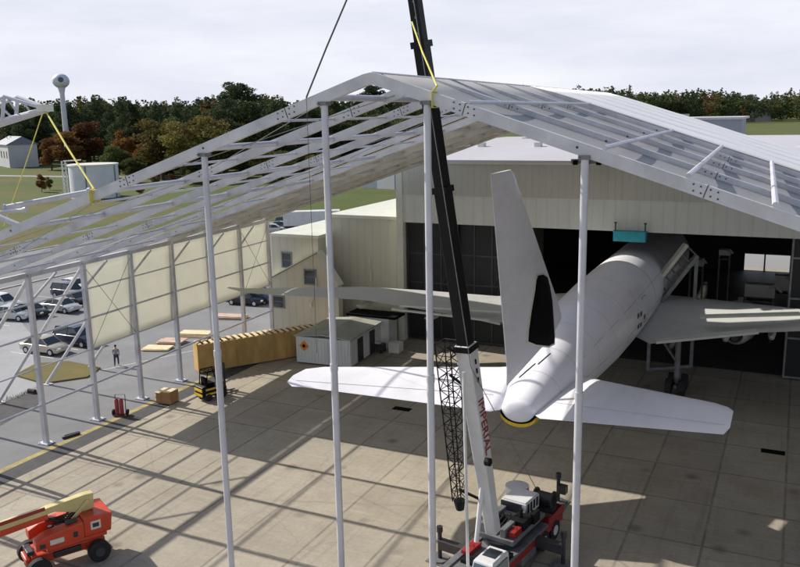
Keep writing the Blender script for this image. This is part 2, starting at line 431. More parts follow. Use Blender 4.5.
# gable posts of the front frame
for x, rr in ((-6.15, .115), (-1.6, .115), (1.75, .115), (6.3, .115)):
    m = MB(); zt = zr(x)-.38
    m.tube([(x, -.0, .05), (x, 0, 12.0)], rr, 14); m.tube([(x, 0, 12.02), (x, 0, zt)], rr*.93, 14)
    m.tube([(x, 0, 11.9), (x, 0, 12.14)], rr*1.14, 14)
    p = m.build('gable_post', M['alu_tube'], tent, smooth=True)
    q = MB(); q.bx(x-.3, x+.3, -.3, .3, 0, .05); q.build('base_plate', M['winch'], p)
    q = MB(); q.bx(x-.16, x+.16, -.13, .13, zt-.02, zt+.1)
    for dx in (-.13, .13): q.tube([(x+dx, -.2, zt+.04), (x+dx, .2, zt+.04)], .03, 6)
    q.build('post_bracket', M['winch'], p)
# wall sheets bays 4..8
for kf in range(4, 9):
    m = MB(); y0 = kf*BAY+.14; y1 = (kf+1)*BAY-.14; nz = 10; ny = 6; vs = []
    for i in range(nz+1):
        for j_ in range(ny+1):
            u = i/nz; v = j_/ny
            bul = .10*math.sin(PI*v)*abs(math.sin(3*PI*u))
            vs.append((-TW-.1-bul-.02*random.random(), y0+(y1-y0)*v, 4.95+(HE-.36-4.95)*u))
    fs = [(i*(ny+1)+j_, i*(ny+1)+j_+1, (i+1)*(ny+1)+j_+1, (i+1)*(ny+1)+j_) for i in range(nz) for j_ in range(ny)]
    m.add(vs, fs); o = m.build('wall_sheet', M['wall_sheet'], tent, smooth=True)
    s_ = o.modifiers.new('solid', 'SOLIDIFY'); s_.thickness = .012
# roof sheets
def roof_sheet(kf, x0, x1, mt, lift=.06):
    m = MB(); y0 = kf*BAY+(.02 if lift > 0 else .55); y1 = (kf+1)*BAY-.02; nx_ = 24; ny = 6; bg_ = 1 if lift > 0 else -.6; vs = []
    for i in range(nx_+1):
        x = x0+(x1-x0)*i/nx_
        for j_ in range(ny+1):
            v = j_/ny
            z = roofz(x)+lift*min(1, abs(x)/2+.02)+.10*bg_*math.sin(PI*v)*min(1, abs(x)/8)+.03*min(1, abs(x)/8)*math.sin(i*1.3+kf)*math.sin(PI*v)
            vs.append((x, y0+(y1-y0)*v, z))
    fs = [(i*(ny+1)+j_, i*(ny+1)+j_+1, (i+1)*(ny+1)+j_+1, (i+1)*(ny+1)+j_) for i in range(nx_) for j_ in range(ny)]
    m.add(vs, fs); o = m.build('roof_sheet', mt, tent, smooth=True)
    s_ = o.modifiers.new('solid', 'SOLIDIFY'); s_.thickness = .012; s_.offset = 1
    return o
def roofz(x): return HA+.19-SL*math.sqrt(x*x+.02)
for kf in range(0, 4): roof_sheet(kf, .05, TW+.3, M['shaded_sheet'], -.2)
for kf in range(4, 9):
    if kf > 4: roof_sheet(kf, -TW-.3, -.05, M['membrane_roof_l' if kf > 6 else 'pale_sheet'])
    roof_sheet(kf, .05, TW+.3, M['membrane'])

# ------------------------------------------------------------------ existing hangar
XL = atY(401, 300, YF).x
DZ = 10.72; MZ = 13.15; TZ = 15.85; XR = atY(790, 250, YF).x
hg = thing('old_hangar', 'large cream clad aircraft hangar with wide open dark doorway and pale low roof', 'hangar', (0, 0, 0))
XE = 62; YB = 110; XD0 = XL+.35
w = MB(); w.bx(XL, XE, YF, YF+.4, DZ, MZ); w.build('door_header', M['clad_pale'], hg)
w = MB(); w.bx(XL, XE, YF-.05, YF+.4, MZ, TZ); w.build('upper_wall', M['clad_green'], hg)
w = MB(); w.bx(XL-.25, XL+.35, YF-.1, YF+.5, 0, TZ-.02); w.build('corner_trim', M['trim'], hg)
w = MB(); w.bx(XL-.5, XE, YF-.3, YF+.1, TZ-.02, TZ+.28); w.build('eave_gutter', M['trim'], hg)
w = MB(); w.bx(XL-.18, XL+.22, YF+.5, YB, 0, TZ-.03); w.build('side_wall', M['clad_side'], hg)
w = MB(); w.bx(XE-.2, XE, YF+.5, YB, 0, TZ-.03); w.build('side_wall', M['clad_side'], hg)
# back wall with two bright window openings
a = atY(745, 253, YB-.3); b_ = atY(789, 275, YB-.3); c_ = atY(707, 278, YB-.3); d_ = atY(736, 298, YB-.3)
w = MB()
w.bx(XL, c_.x, YB-.3, YB, 0, TZ-.03); w.bx(c_.x, d_.x, YB-.3, YB, 0, max(.05, d_.z)); w.bx(c_.x, d_.x, YB-.3, YB, c_.z, TZ-.03)
w.bx(d_.x, a.x, YB-.3, YB, 0, TZ-.03); w.bx(a.x, b_.x, YB-.3, YB, 0, b_.z); w.bx(a.x, b_.x, YB-.3, YB, a.z, TZ-.03)
w.bx(b_.x, XE, YB-.3, YB, 0, TZ-.03)
print('rear openings', a, b_, c_, d_)
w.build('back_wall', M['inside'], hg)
for (p, q) in ((a, b_), (c_, d_)):
    f_ = MB(); xm = p.x+(q.x-p.x)*.45
    f_.bx(xm-.09, xm+.09, YB-.36, YB-.3, q.z, p.z); f_.bx(p.x, q.x, YB-.36, YB-.3, q.z-.12, q.z+.06); f_.bx(p.x, q.x, YB-.36, YB-.3, p.z-.06, p.z+.12)
    f_.build('window_frame', M['steel_dark'], hg)
# roof: low double pitch, ridge parallel to the front
YRD = (YF+YB)/2
w = MB()
w.loft([[(x, YF-.35, TZ+.1), (x, YF+14, TZ+1.0), (x, YB-14, TZ+1.0), (x, YB+.3, TZ+.1), (x, YB+.3, TZ+.3), (x, YB-14, TZ+1.22), (x, YF+14, TZ+1.22), (x, YF-.35, TZ+.3)] for x in (XL-.6, XE+.3)])
w.build('roof', M['roof_white'], hg)
for i in range(12):
    x = XL+4+i*5.5
    for y in (YF+10, YF+24):
        w = MB(); w.bx(x-.3, x+.3, y-.35, y+.35, TZ+.9, TZ+1.35); w.build('roof_vent', M['trim'], hg)
# inner roof trusses & posts
w = MB()
for y in (YF+6, YF+16, YF+26, YF+36):
    w.bx(XL+1, XE-1, y-.15, y+.15, 14.6, 14.9); w.bx(XL+1, XE-1, y-.15, y+.15, 11.9, 12.1)
    for i in range(30):
        x = XL+1+i*3
        if x+3 < XE: w.bar((x, y, 12), (x+1.5, y, 14.7), .12, .12); w.bar((x+1.5, y, 14.7), (x+3, y, 12), .12, .12)
w.build('roof_trusses', M['steel_dark'], hg)
# sliding door leaves
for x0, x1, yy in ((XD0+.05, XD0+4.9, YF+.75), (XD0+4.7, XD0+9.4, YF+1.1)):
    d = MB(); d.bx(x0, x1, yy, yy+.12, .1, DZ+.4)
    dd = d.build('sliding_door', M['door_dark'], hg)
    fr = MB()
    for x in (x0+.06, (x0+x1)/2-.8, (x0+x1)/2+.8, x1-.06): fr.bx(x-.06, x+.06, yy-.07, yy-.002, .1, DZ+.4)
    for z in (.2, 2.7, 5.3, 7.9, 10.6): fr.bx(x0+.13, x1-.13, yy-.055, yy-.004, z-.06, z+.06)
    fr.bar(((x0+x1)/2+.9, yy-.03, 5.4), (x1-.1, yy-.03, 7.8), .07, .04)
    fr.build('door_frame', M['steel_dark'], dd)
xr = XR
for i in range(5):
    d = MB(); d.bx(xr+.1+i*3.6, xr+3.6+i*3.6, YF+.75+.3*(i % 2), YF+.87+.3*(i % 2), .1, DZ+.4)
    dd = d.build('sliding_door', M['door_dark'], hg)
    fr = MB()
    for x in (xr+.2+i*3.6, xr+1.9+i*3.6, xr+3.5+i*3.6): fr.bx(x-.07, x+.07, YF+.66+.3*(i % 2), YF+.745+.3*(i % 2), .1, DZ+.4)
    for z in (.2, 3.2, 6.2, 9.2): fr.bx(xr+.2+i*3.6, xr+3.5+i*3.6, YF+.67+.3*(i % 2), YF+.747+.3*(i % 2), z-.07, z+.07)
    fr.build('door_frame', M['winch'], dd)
# wall lamps on the header top
p = atY(592, 166, YF-.5)
w = MB(); w.bx(p.x-1.6, p.x+2.0, YF-.7, YF-.33, TZ+.1, TZ+.45); w.build('floodlight_rail', M['winch'], hg)
for i in range(4):
    w = MB(); w.bx(p.x-1.4+i*.9, p.x-1.05+i*.9, YF-.95, YF-.7, TZ+.02, TZ+.36); w.build('floodlight', M['black'], hg)

# turquoise platform hung on the header
p0 = atY(614, 232, YF-.5); p1 = atY(646, 242, YF-.5)
o = thing('hanging_platform', 'turquoise work platform hung on the bottom edge of the hangar doorway header', 'platform', ((p0.x+p1.x)/2, YF-.5, p1.z))
hw = (p1.x-p0.x)/2
w = MB(); w.bx(-hw, hw, -.35, .28, 0, .75); w.bx(-hw-.05, hw+.05, -.4, .3, .72, .8); w.build('deck_box', M['turquoise'], o, bev=.03)
for sx in (-1, 1):
    w = MB(); w.tube([(sx*hw*.92, 0, .8), (sx*hw*.92, 0, 1.35)], .05, 8); w.tube([(sx*hw*.92-.1, 0, 1.4), (sx*hw*.92+.1, 0, 1.4)], .06, 8); w.build('hanger', M['bolt'], o)
# equipment standing inside the hangar behind the starboard wing
def atpx(px, py, Y): v = atY(px, py, Y); return v
for i, (px, py, Y, sx, sz, lab) in enumerate(((760, 290, 76, 2.4, 1.1, 'pale equipment cabinet on a dark stand inside the hangar above the starboard wing'), (697, 262, 84, 1.3, .7, 'small pale box on a stand deep inside the hangar beside the gangway'), (725, 252, 82, 1.0, .5, 'smallest pale box high on a stand deep inside the hangar'), (782, 282, 80, 1.2, 1.3, 'pale upright locker on a stand by the right hangar door leaves'))):
    v = atpx(px, py, Y); o = thing('equipment_stand', lab, 'equipment', (v.x, v.y, 0))
    w = MB(); w.bx(-sx/2, sx/2, -.5, .5, v.z-sz/2, v.z+sz/2); w.tube([(sx*.3, -.5, v.z+sz*.3), (sx*.5, -.7, v.z+sz*.6), (sx*.7, -.4, v.z)], .12, 8); w.build('cabinet', M['trim'], o, bev=.08)
    w = MB()
    for dx in (-sx*.45, sx*.45):
        for dy in (-.45, .45): w.tube([(dx, dy, 0), (dx, dy, v.z-sz/2-.002)], .05, 6)
    for zz3 in (1.0, max(1.2, v.z-sz/2-.4)): w.bx(-sx*.5, sx*.5, -.5, .5, zz3, zz3+.06)
    w.build('stand', M['winch'], o)
# inclined gangway to the aircraft
ga = atY(640, 303, 64.3); gb = atY(686, 244.5, 66.3)
o = thing('access_gangway', 'white inclined access gangway with rails beside the aircraft fuselage in the hangar', 'gangway', (ga.x, ga.y, 0))
L = lambda p: Vector((p[0]-ga.x, p[1]-ga.y, p[2]))
A = L(ga); B = L(gb); sd = Vector((.9, -.5, -.75))
w = MB(); w.bar(A, B, .55, .28); w.build('upper_rail', M['trim'], o)
w = MB(); w.bar(A+sd, B+sd, .35, .3); w.build('lower_rail', M['winch'], o)
w = MB()
for i in range(9):
    q = A+(B-A)*(i/8); w.bar(q, q+sd, .1, .1)
w.build('treads', M['winch'], o)
w = MB(); q = B+sd; w.bar(q, (q.x, q.y, 0), .25, .25); q = A+sd; w.bar(q, (q.x, q.y, 0), .25, .25); w.bar((q.x, q.y, .1), ((B+sd).x, (B+sd).y, .1), .2, .2)
w.build('support_legs', M['winch'], o)

# ------------------------------------------------------------------ cream annexes left of the hangar
def building(name, label, x0, x1, y0, y1, z, mt=None, roof=None, wins=(), gable=0, gh=1.9):
    o = thing(name, label, 'building', ((x0+x1)/2, y0, 0)); ox, oy = (x0+x1)/2, y0
    w = MB(); w.bx(x0-ox, x1-ox, 0, y1-oy, 0, z)
    if gable:
        w.add([(x0-ox, 0, z), (x1-ox, 0, z), (gable-ox, 0, z+gh), (x0-ox, y1-oy, z), (x1-ox, y1-oy, z), (gable-ox, y1-oy, z+gh)], [(0, 1, 2), (5, 4, 3), (0, 2, 5, 3), (1, 4, 5, 2), (0, 3, 4, 1)])
    w.build('wall', mt or M['clad_cream'], o)
    w = MB()
    if gable:
        for a_, b2 in (((x0-ox-.15, z-.05), (gable-ox, z+gh+.01)), ((gable-ox, z+gh+.01), (x1-ox+.15, z-.05))):
            w.loft([[(a_[0], yy, a_[1]+.03), (b2[0], yy, b2[1]+.03), (b2[0], yy, b2[1]+.13), (a_[0], yy, a_[1]+.13)] for yy in (-.2, y1-oy)])
    else:
        w.bx(x0-ox-.12, x1-ox+.12, -.12, y1-oy, z+.003, z+.28)
    w.build('roof', roof or M['trim'], o)
    for (wx0, wx1, wz0, wz1) in wins:
        f_ = MB(); t = .12; X0, X1 = wx0-ox, wx1-ox
        f_.bx(X0-t, X1+t, -.08, -.003, wz1, wz1+t); f_.bx(X0-t, X1+t, -.1, -.003, wz0-t, wz0); f_.bx(X0-t, X0, -.08, -.003, wz0, wz1); f_.bx(X1, X1+t, -.08, -.003, wz0, wz1)
        f_.bx(X0, X1, -.05, -.032, (wz0+wz1)/2-.025, (wz0+wz1)/2+.025)
        fo = f_.build('window', M['winch'], o)
        g_ = MB(); g_.bx(X0, X1, -.03, -.004, wz0, wz1); g_.build('pane', M['glass'], fo)
    return o
ya = YF+.9
A0 = atY(329, 217, ya); A1 = atY(400, 213, ya)
building('cream_annex', 'tall plain cream annex block joined to the hangar corner, no windows', A0.x, XL-.26, ya, ya+16, A0.z)
yc = YF-1.2
c0 = atY(271, 236, yc); c1 = atY(329, 237, yc)
def rect(px0, py0, px1, py1, Y):
    p = atY(px0, py0, Y); q = atY(px1, py1, Y); return (p.x, q.x, q.z, p.z)
building('windowed_annex', 'low cream flat roofed annex with one dark window above the gabled building', c0.x, A0.x-.02, yc, yc+14, c0.z,
         wins=[rect(282.5, 253, 291.5, 267, yc)])
yb = YF-2.0
b0 = atY(268, 280, yb); b1 = atY(337, 259, yb); bp = atY(318, 252.5, yb)
building('gabled_annex', 'low cream gabled building with two dark windows directly behind the timber crate', b0.x, b1.x, yb, yc-.02, b0.z,
         gable=bp.x, gh=bp.z-b0.z, wins=[rect(305, 270, 315.5, 284, yb), rect(273.5, 296, 284, 307, yb)])
# service lines hanging on the walls
m = MB(); p = atY(316, 278, yb-.25); q = atY(311, 303, yb-.25); m.tube([(p.x, p.y, p.z), (p.x-.05, p.y, (p.z+q.z)/2), (q.x, q.y, q.z)], .07, 6); m.tube([(q.x, q.y, q.z-.4), (q.x, q.y, q.z)], .13, 8)
tag(m.build('service_cable', M['trim'], smooth=True), 'pale service cable dangling in front of the upper window of the gabled building', 'cable')
m = MB(); p = atY(369, 255, ya-.1); q = atY(371, 281, ya-.1); m.tube([p, q], .05, 6)
m.tube([(q.x, q.y, q.z), (q.x, q.y, q.z+1.0)], .1, 8)
tag(m.build('wall_pipe', M['trim'], smooth=True), 'thin white pipe fixed on the tall plain annex wall', 'pipe')

# site container
p = gnd(297, 363); q = gnd(353, 367)
o = thing('site_container', 'pale grey green storage container with dark doorways and orange hazard diamond', 'container', (p.x, p.y, 0), math.atan2(q.y-p.y, q.x-p.x)*.4)
cw = (q-p).length; cl = 6.2; chh = 2.3
w = MB(); w.bx(0, cw, 0, cl, .12, chh)
for i in range(int(cw/.3)): w.bx(.1+i*.3, .22+i*.3, -.035, -.001, .2, chh-.15)
for i in range(int(cl/.3)):
    if not (1.2 < .1+i*.3 < 2.6 or 3.6 < .1+i*.3 < 5.0): w.bx(cw+.001, cw+.035, .1+i*.3, .22+i*.3, .2, chh-.15)
w.build('body', M['container'], o)
w = MB(); w.loft([[(-.1, y, chh), (cw*.5, y, chh+.22), (cw+.1, y, chh), (cw+.1, y, chh+.1), (cw*.5, y, chh+.32), (-.1, y, chh+.1)] for y in (-.1, cl+.1)]); w.build('roof', M['container_roof'], o)
for y in (1.4, 3.8):
    w = MB(); w.bx(cw+.002, cw+.05, y, y+1.0, .15, 2.1); w.build('door', M['steel_dark'], o)
w = MB(); w.box((.75, -.05, 1.55), (.62, .02, .62), Matrix.Rotation(PI/4, 3, 'Y')); dd = w.build('hazard_diamond', M['hazard_orange'], o)
w = MB(); w.box((.75, -.065, 1.55), (.26, .012, .26), Matrix.Rotation(PI/4, 3, 'Y')); w.build('diamond_symbol', M['black'], dd)
# second dark container behind
o = thing('dark_shed', 'low shed with black roof tucked behind the pale storage container', 'shed', (p.x+1.2, p.y+6.9, 0))
w = MB(); w.bx(0, 3.9, 0, 1.6, 0, 2.6); w.build('wall', M['container'], o)
w = MB(); w.bx(-.2, 4.6, -.2, 1.8, 2.6, 2.8); w.build('roof', M['black'], o)
# small things by the container
p = gnd(396, 352)
def pallet_box(name, label, x, y, sx, sy, sz, mt, rz=0, z=0):
    o = thing(name, label, 'box', (x, y, z), rz)
    w = MB(); w.bx(-sx/2, sx/2, -sy/2, sy/2, .12, sz); w.build('carton', mt, o, bev=.02)
    w = MB()
    for t in (-.4, 0, .4): w.bx(-sx/2, sx/2, sy*t-.05, sy*t+.05, 0, .118)
    w.build('pallet', M['slat'], o)
    return o
pallet_box('pallet_box', 'white box on a pallet at the hangar corner beside the container', p.x, p.y, 1.0, .9, .9, M['trim'])
p = gnd(378, 352)
o = thing('equipment_trolley', 'small dark equipment trolley with white top under the container side', 'trolley', (p.x, p.y, 0))
w = MB(); w.bx(-.6, .6, -.35, .35, .25, .8); w.build('body', M['steel_dark'], o, bev=.03)
w = MB(); w.bx(-.4, .3, -.3, .3, .8, .95); w.build('top_tray', M['trim'], o)
for sx in (-.45, .45):
    for sy in (-.36, .36):
        w = MB(); w.tube([(sx, sy-.05, .15), (sx, sy+.05, .15)], .15, 10); w.build('wheel', M['rubber'], o)

# long plywood crate with slatted top
p = gnd(199, 374); q = gnd(298, 357); dv = q-p; LL = dv.length+2.2; ang = math.atan2(dv.y, dv.x)
o = thing('timber_crate', 'long plywood crate with pale slatted top lying beside the cream annex', 'crate', (p.x, p.y, 0), ang)
hh = 2.35; dp = 1.25
w = MB(); w.bx(0, LL, 0, .06, .1, hh); w.bx(0, LL, dp-.06, dp, .1, hh); w.bx(0, .06, .06, dp-.06, .1, hh); w.bx(LL-.06, LL, .06, dp-.06, .1, hh); w.bx(.06, LL-.06, .06, dp-.06, .1, .2)
for i in range(11):
    x = .05+i*(LL-.15)/10; w.bx(x, x+.09, -.04, -.002, .1, hh)
w.bx(0, LL, -.045, -.042, .1, .22)
w.build('plywood_sides', M['plywood'], o)
ns = int(LL/.52)
for i in range(ns):
    x = .1+i*LL/ns; w = MB(); w.bx(x, x+.25, -.06, dp+.06, hh+.003, hh+.08); w.build('top_slat', M['slat'], o)

# paving by the car park
sheet('pale_paving', [(-86, 66), (-62, 51.4), (-51.8, 42.7), (-51.2, 40.5), (-51.2, -10), (-86, -10)], -.008, mat('pale_paving', (.30, .31, .335), .9, 0, .1, .3, (.22, .22, .24), .5))
sheet('dark_patch', [(-51.0, -10), (-51.0, 40.6), (-49.9, 41.2), (-48.3, 39.8), (-46.8, 34), (-46.8, -10)], -.004, M['asphalt_dark'])
for i, (px, py, lab) in enumerate(((32, 393, 'small black rubber cone base at the corner of the dark tarmac patch'),)):
    p = gnd(px, py); o = thing('rubber_block', lab, 'block', (p.x, p.y, 0))
    w = MB(); w.tube([(-.35, 0, .15), (.35, 0, .15)], .16, 12); w.build('roller', M['rubber'], o)
    w = MB(); w.bx(-.4, .4, -.2, .2, 0, .05); w.build('foot', M['steel_dark'], o)
rn_ = random.Random(5); w = MB()
for i in range(260):
    t = rn_.random(); c = Vector((-51.1, 28+12.8*t, 0)); a_ = rn_.uniform(0, 6.28); l = rn_.uniform(.12, .38)
    c += Vector((rn_.uniform(-.25, .25), 0, 0)); d = Vector((math.cos(a_)*.5, math.sin(a_)*.5, 1)).normalized()*l; q = Vector((-math.sin(a_), math.cos(a_), 0))*.03
    w.add([c-q, c+q, c+d], [(0, 1, 2)])
tag(w.build('weeds', M['grass_patch']), 'thin weeds growing along the edge of the dark tarmac', 'weeds', kind='stuff')

# ------------------------------------------------------------------ aircraft
pl = thing('jet_airliner', 'white jet airliner backed tail first out of the hangar doorway', 'aeroplane', (-11.4, 36.5, 0))
PO = Vector((-11.4, 36.5, 0))
BK = .03   # slight bank
def ring(U, cx, cz, rw, rh, n=40, e=1.0):
    r = []
    for i in range(n):
        t = 2*PI*i/n; c = math.cos(t); s_ = math.sin(t)
        r.append(Vector((cx+rw*c, U, cz+rh*s_)))
    return r
prof = [(0, 5.75, .88, .58), (.6, 5.76, 1.0, .74), (2, 5.75, 1.32, 1.12), (4, 5.92, 1.65, 1.5), (7, 6.1, 2.02, 1.95), (10, 6.2, 2.3, 2.3), (14, 6.27, 2.55, 2.6), (19, 6.3, 2.68, 2.75), (24, 6.3, 2.7, 2.78), (44, 6.3, 2.7, 2.78), (48, 6.1, 2.3, 2.4), (50.5, 5.8, 1.5, 1.5), (51.6, 5.6, .3, .3)]
M['seam'] = mat('skin_seam_grey', (.30, .31, .34), .6, 0, .1)
# smooth interpolation
def interp(U):
    for i in range(len(prof)-1):
        if prof[i][0] <= U <= prof[i+1][0]:
            t = (U-prof[i][0])/(prof[i+1][0]-prof[i][0]); return [prof[i][j]+(prof[i+1][j]-prof[i][j])*t for j in (1, 2, 3)]
Us = [0, .3, .6, 1.2, 2, 3, 4, 5.5, 7, 8.5, 10, 12, 14, 16.5, 19, 24, 30, 37, 44, 46, 48, 49.5, 50.5, 51.2, 51.6]
rings = [ring(-.30+.30*(1-math.sqrt(1-q*q)) if False else -.28*math.sqrt(max(0, 1-q*q)), 0, 5.75, .88*q, .58*q) for q in (.12, .4, .65, .85, .96)]+[ring(U, .0, *interp(U)) for U in Us]
w = MB(); w.loft(rings); fus = w.build('fuselage', M['white_plane'], pl, smooth=True)
# belly tail skid stripe: black band with yellow lip following the tail end
def arc_band(U0, U1, a0, a1, off, n=16):
    vs = []; fs = []
    for U, oo in ((U0, off), (U1, off)):
        cz, rw, rh = interp(max(U, 0))
        for i in range(n+1):
            t = a0+(a1-a0)*i/n; vs.append((math.cos(t)*(rw+oo), U, cz+math.sin(t)*(rh+oo)))
    for i in range(n): fs.append((i, i+1, n+1+i+1, n+1+i))
    return vs, fs
for nm, off0, dz, mt in (('tail_bumper_black', .0, -.03, 'black'), ('tail_bumper_yellow', .0, -.2, 'yellow')):
    w = MB(); n = 20; cz, rw, rh = interp(0); rr = []
    for U in (-.14, .35):
        cz, rw, rh = interp(max(U, 0)); outer = []
        for i in range(n+1):
            t = -PI+.25+(PI-.5)*i/n; outer.append(Vector((math.cos(t)*(rw+.03), U, cz+math.sin(t)*rh+dz+.02)))
        inner = [Vector((v.x*.98, v.y, v.z+.17)) for v in reversed(outer)]
        rr.append(outer+inner)
    w.loft(rr); w.build(nm, M[mt], fus)
# fuselage cargo grilles / small marks
w = MB()
for (U, t) in ((17.5, .15), (18.4, .12), (17.6, -.12), (18.5, -.15), (19.6, -.05)):
    cz, rw, rh = interp(U); x = rw*math.cos(t)+.012; z = cz+rh*math.sin(t)
    w.box((x, U, z), (.02, .55, .3))
w.build('service_vents', M['steel_dark'], fus)
w = MB()
for U in (24.2, 30.5, 37.0):
    cz, rw, rh = interp(U); rr = [ring(U-.15, 0, cz, rw+.008, rh+.008, 48), ring(U+.15, 0, cz, rw+.008, rh+.008, 48)]
    w.loft(rr, caps=False)
w.build('skin_joint_band', M['wing_pale'], fus, smooth=True)
for U in (2.6, 5.0, 8.2, 11.4, 14.6, 17.8, 21.0, 27.2, 33.6):
    cz, rw, rh = interp(U); w = MB(); w.loft([ring(U-.012, 0, cz, rw+.006, rh+.006, 48), ring(U+.012, 0, cz, rw+.006, rh+.006, 48)], caps=False)
    w.build('skin_seam', M['seam'], fus, smooth=True)
for t in (.5, -.1):
    w = MB(); pts = []
    for U in (6, 9, 12, 15, 18, 21, 24, 30): cz, rw, rh = interp(U); pts.append((math.cos(t)*(rw+.004), U, cz+math.sin(t)*(rh+.004)))
    w.tube(pts, .012, 5); w.build('skin_seam', M['seam'], fus)
w = MB(); cz, rw, rh = interp(20.2)
for U0, U1 in ((19.6, 20.7),):
    t0, t1 = -.2, .42
    P = [(math.cos(t)*(interp(U)[1]+.01), U, interp(U)[0]+math.sin(t)*(interp(U)[2]+.01)) for U, t in ((U0, t0), (U1, t0), (U1, t1), (U0, t1), (U0, t0))]
    w.tube(P, .025, 5)
w.build('door_outline', M['winch'], fus)
# aerofoil surfaces: sections between leading edge and trailing edge points
def foil(le, te, th, up=Vector((0, 0, 1)), n=10):
    le = Vector(le); te = Vector(te); ch = te-le; pts = []
    prof_t = [0, .03, .1, .25, .45, .7, 1.0]; prof_h = [0, .45, .8, 1, .92, .55, .04]
    for t, h in zip(prof_t, prof_h): pts.append(le+ch*t+up*(h*th/2))
    for t, h in list(zip(prof_t, prof_h))[::-1][:-1]: pts.append(le+ch*t-up*(h*th/2))
    return pts
def lp(v): return Vector((v.x-PO.x, v.y-PO.y, v.z))
# tailplanes: right and left
sR = [(lp(gnd(575, 375, 5.9)), lp(gnd(533, 414, 5.7)), .45), (lp(gnd(583, 377, 6.0)), lp(gnd(540, 418.5, 5.8)), .42), (lp(gnd(715, 403, 7.25)), lp(gnd(718, 434, 7.2)), .18), (lp(gnd(728, 407, 7.35)), lp(gnd(723.5, 434.5, 7.3)), .12), (lp(gnd(733.5, 411, 7.4)), lp(gnd(730, 428, 7.38)), .06)]
sL = [(lp(gnd(523, 366, 5.9)), lp(gnd(505, 409, 5.7)), .45), (lp(gnd(500, 367.5, 5.95)), lp(gnd(490, 411.5, 5.8)), .42), (lp(gnd(325, 367, 6.55)), lp(gnd(302, 387, 6.5)), .18), (lp(gnd(306, 369, 6.62)), lp(gnd(292, 386.5, 6.55)), .1), (lp(gnd(294, 375, 6.66)), lp(gnd(287, 382, 6.62)), .05)]
for s_ in (sR, sL):
    w = MB(); w.loft([foil(a_, b2, t) for a_, b2, t in s_]); so = w.build('tailplane', M['white_plane'], pl, smooth=True)
    e = MB()   # elevator hinge line and root gap
    a0 = s_[1][0].lerp(s_[1][1], .7)+Vector((0, 0, .13)); a1 = s_[3][0].lerp(s_[3][1], .7)+Vector((0, 0, .035))
    e.bar(a0, a1, .03, .012); e.build('elevator_hinge', M['wing_grey'], so)
# fin
fin_sec = []
FT = [(-5.9+0, 17.4), (-2.2, 17.3)]
def fv(px, py):   # point on the aircraft's mid plane
    v = atX(px, py, PO.x); return lp(v)
te0 = fv(507, 369); te1 = fv(490.5, 174); le1 = fv(511, 169.5); le0 = fv(556, 302)
mid = fv(545, 262)
def yup(U, z): return Vector((0, U, z))
secs = []
for t in (-.04, 0, .2, .4, .6, .8, .97, 1.0):
    te = te0.lerp(te1, t); le = le0.lerp(le1, t)
    if t < 0: te = Vector((0, te0.y, te0.z-.8)); le = Vector((0, le0.y+.6, le0.z-.7))
    th = .95*(1-t)+.42*t
    if t == 1.0: th = .16
    secs.append(foil(le, te, th, Vector((1, 0, 0))))
w = MB(); w.loft(secs); fin = w.build('tail_fin', M['white_plane'], pl, smooth=True)
print('fin', te0, te1, le0, le1)
# black oval patch with white rim on the starboard face of the fin
def fin_face(px, py, off):
    q = fv(px, py); t = (q.z-te0.z)/(te1.z-te0.z); te = te0.lerp(te1, max(0, t)); le = le0.lerp(le1, max(0, (q.z-le0.z)/(le1.z-le0.z)))
    ch = (q.y-le.y)/(te.y-le.y) if abs(te.y-le.y) > .1 else .5
    th = .95*(1-t)+.42*t
    pt = [0, .03, .1, .25, .45, .7, 1.0]; ph = [0, .45, .8, 1, .92, .55, .04]; h = .04
    for i in range(6):
        if pt[i] <= ch <= pt[i+1]: h = ph[i]+(ph[i+1]-ph[i])*(ch-pt[i])/(pt[i+1]-pt[i])
    return Vector((max(h*th/2, 0)+off, q.y, q.z))
outl = [(530, 275), (535, 274), (540, 277), (542, 286), (543.5, 300), (544, 320), (544.5, 335), (544, 342), (539, 345), (529, 344), (522.5, 341), (523, 330), (525, 310), (527.5, 290), (528.5, 280)]
cxm = sum(p[0] for p in outl)/len(outl); cym = sum(p[1] for p in outl)/len(outl)
for nm, sc_, off, mt in (('panel_rim', 1.12, .03, 'trim'), ('black_fin_panel', 1.0, .06, 'black')):
    w = MB(); vs = []; n = len(outl); qs = (sc_, .7, .4, .1)
    for q_ in qs: vs += [fin_face(cxm+(x-cxm)*q_, cym+(y-cym)*(1+(q_-1)*(.4 if q_ > 1 else 1)), off) for x, y in outl]
    fs = [(i*n+j, i*n+(j+1) % n, (i+1)*n+(j+1) % n, (i+1)*n+j) for i in range(3) for j in range(n)]+[tuple(range(3*n, 4*n))]
    w.add(vs, fs); fo_ = w.build(nm, M[mt], fin, smooth=True); sd_ = fo_.modifiers.new('solid', 'SOLIDIFY'); sd_.thickness = .02; sd_.offset = 0
# fillet joint lines at the fin base
w = MB()
for (x0_, y0_), (x1_, y1_) in (((500, 375), (520, 362)), ((520, 362), (536, 352))):
    a_ = fv(x0_, y0_)+Vector((.9, 0, 0)); b2 = fv(x1_, y1_)+Vector((.75, 0, 0)); w.bar(a_, b2, .05, .05)
w.build('fin_joint', M['winch'], fin)
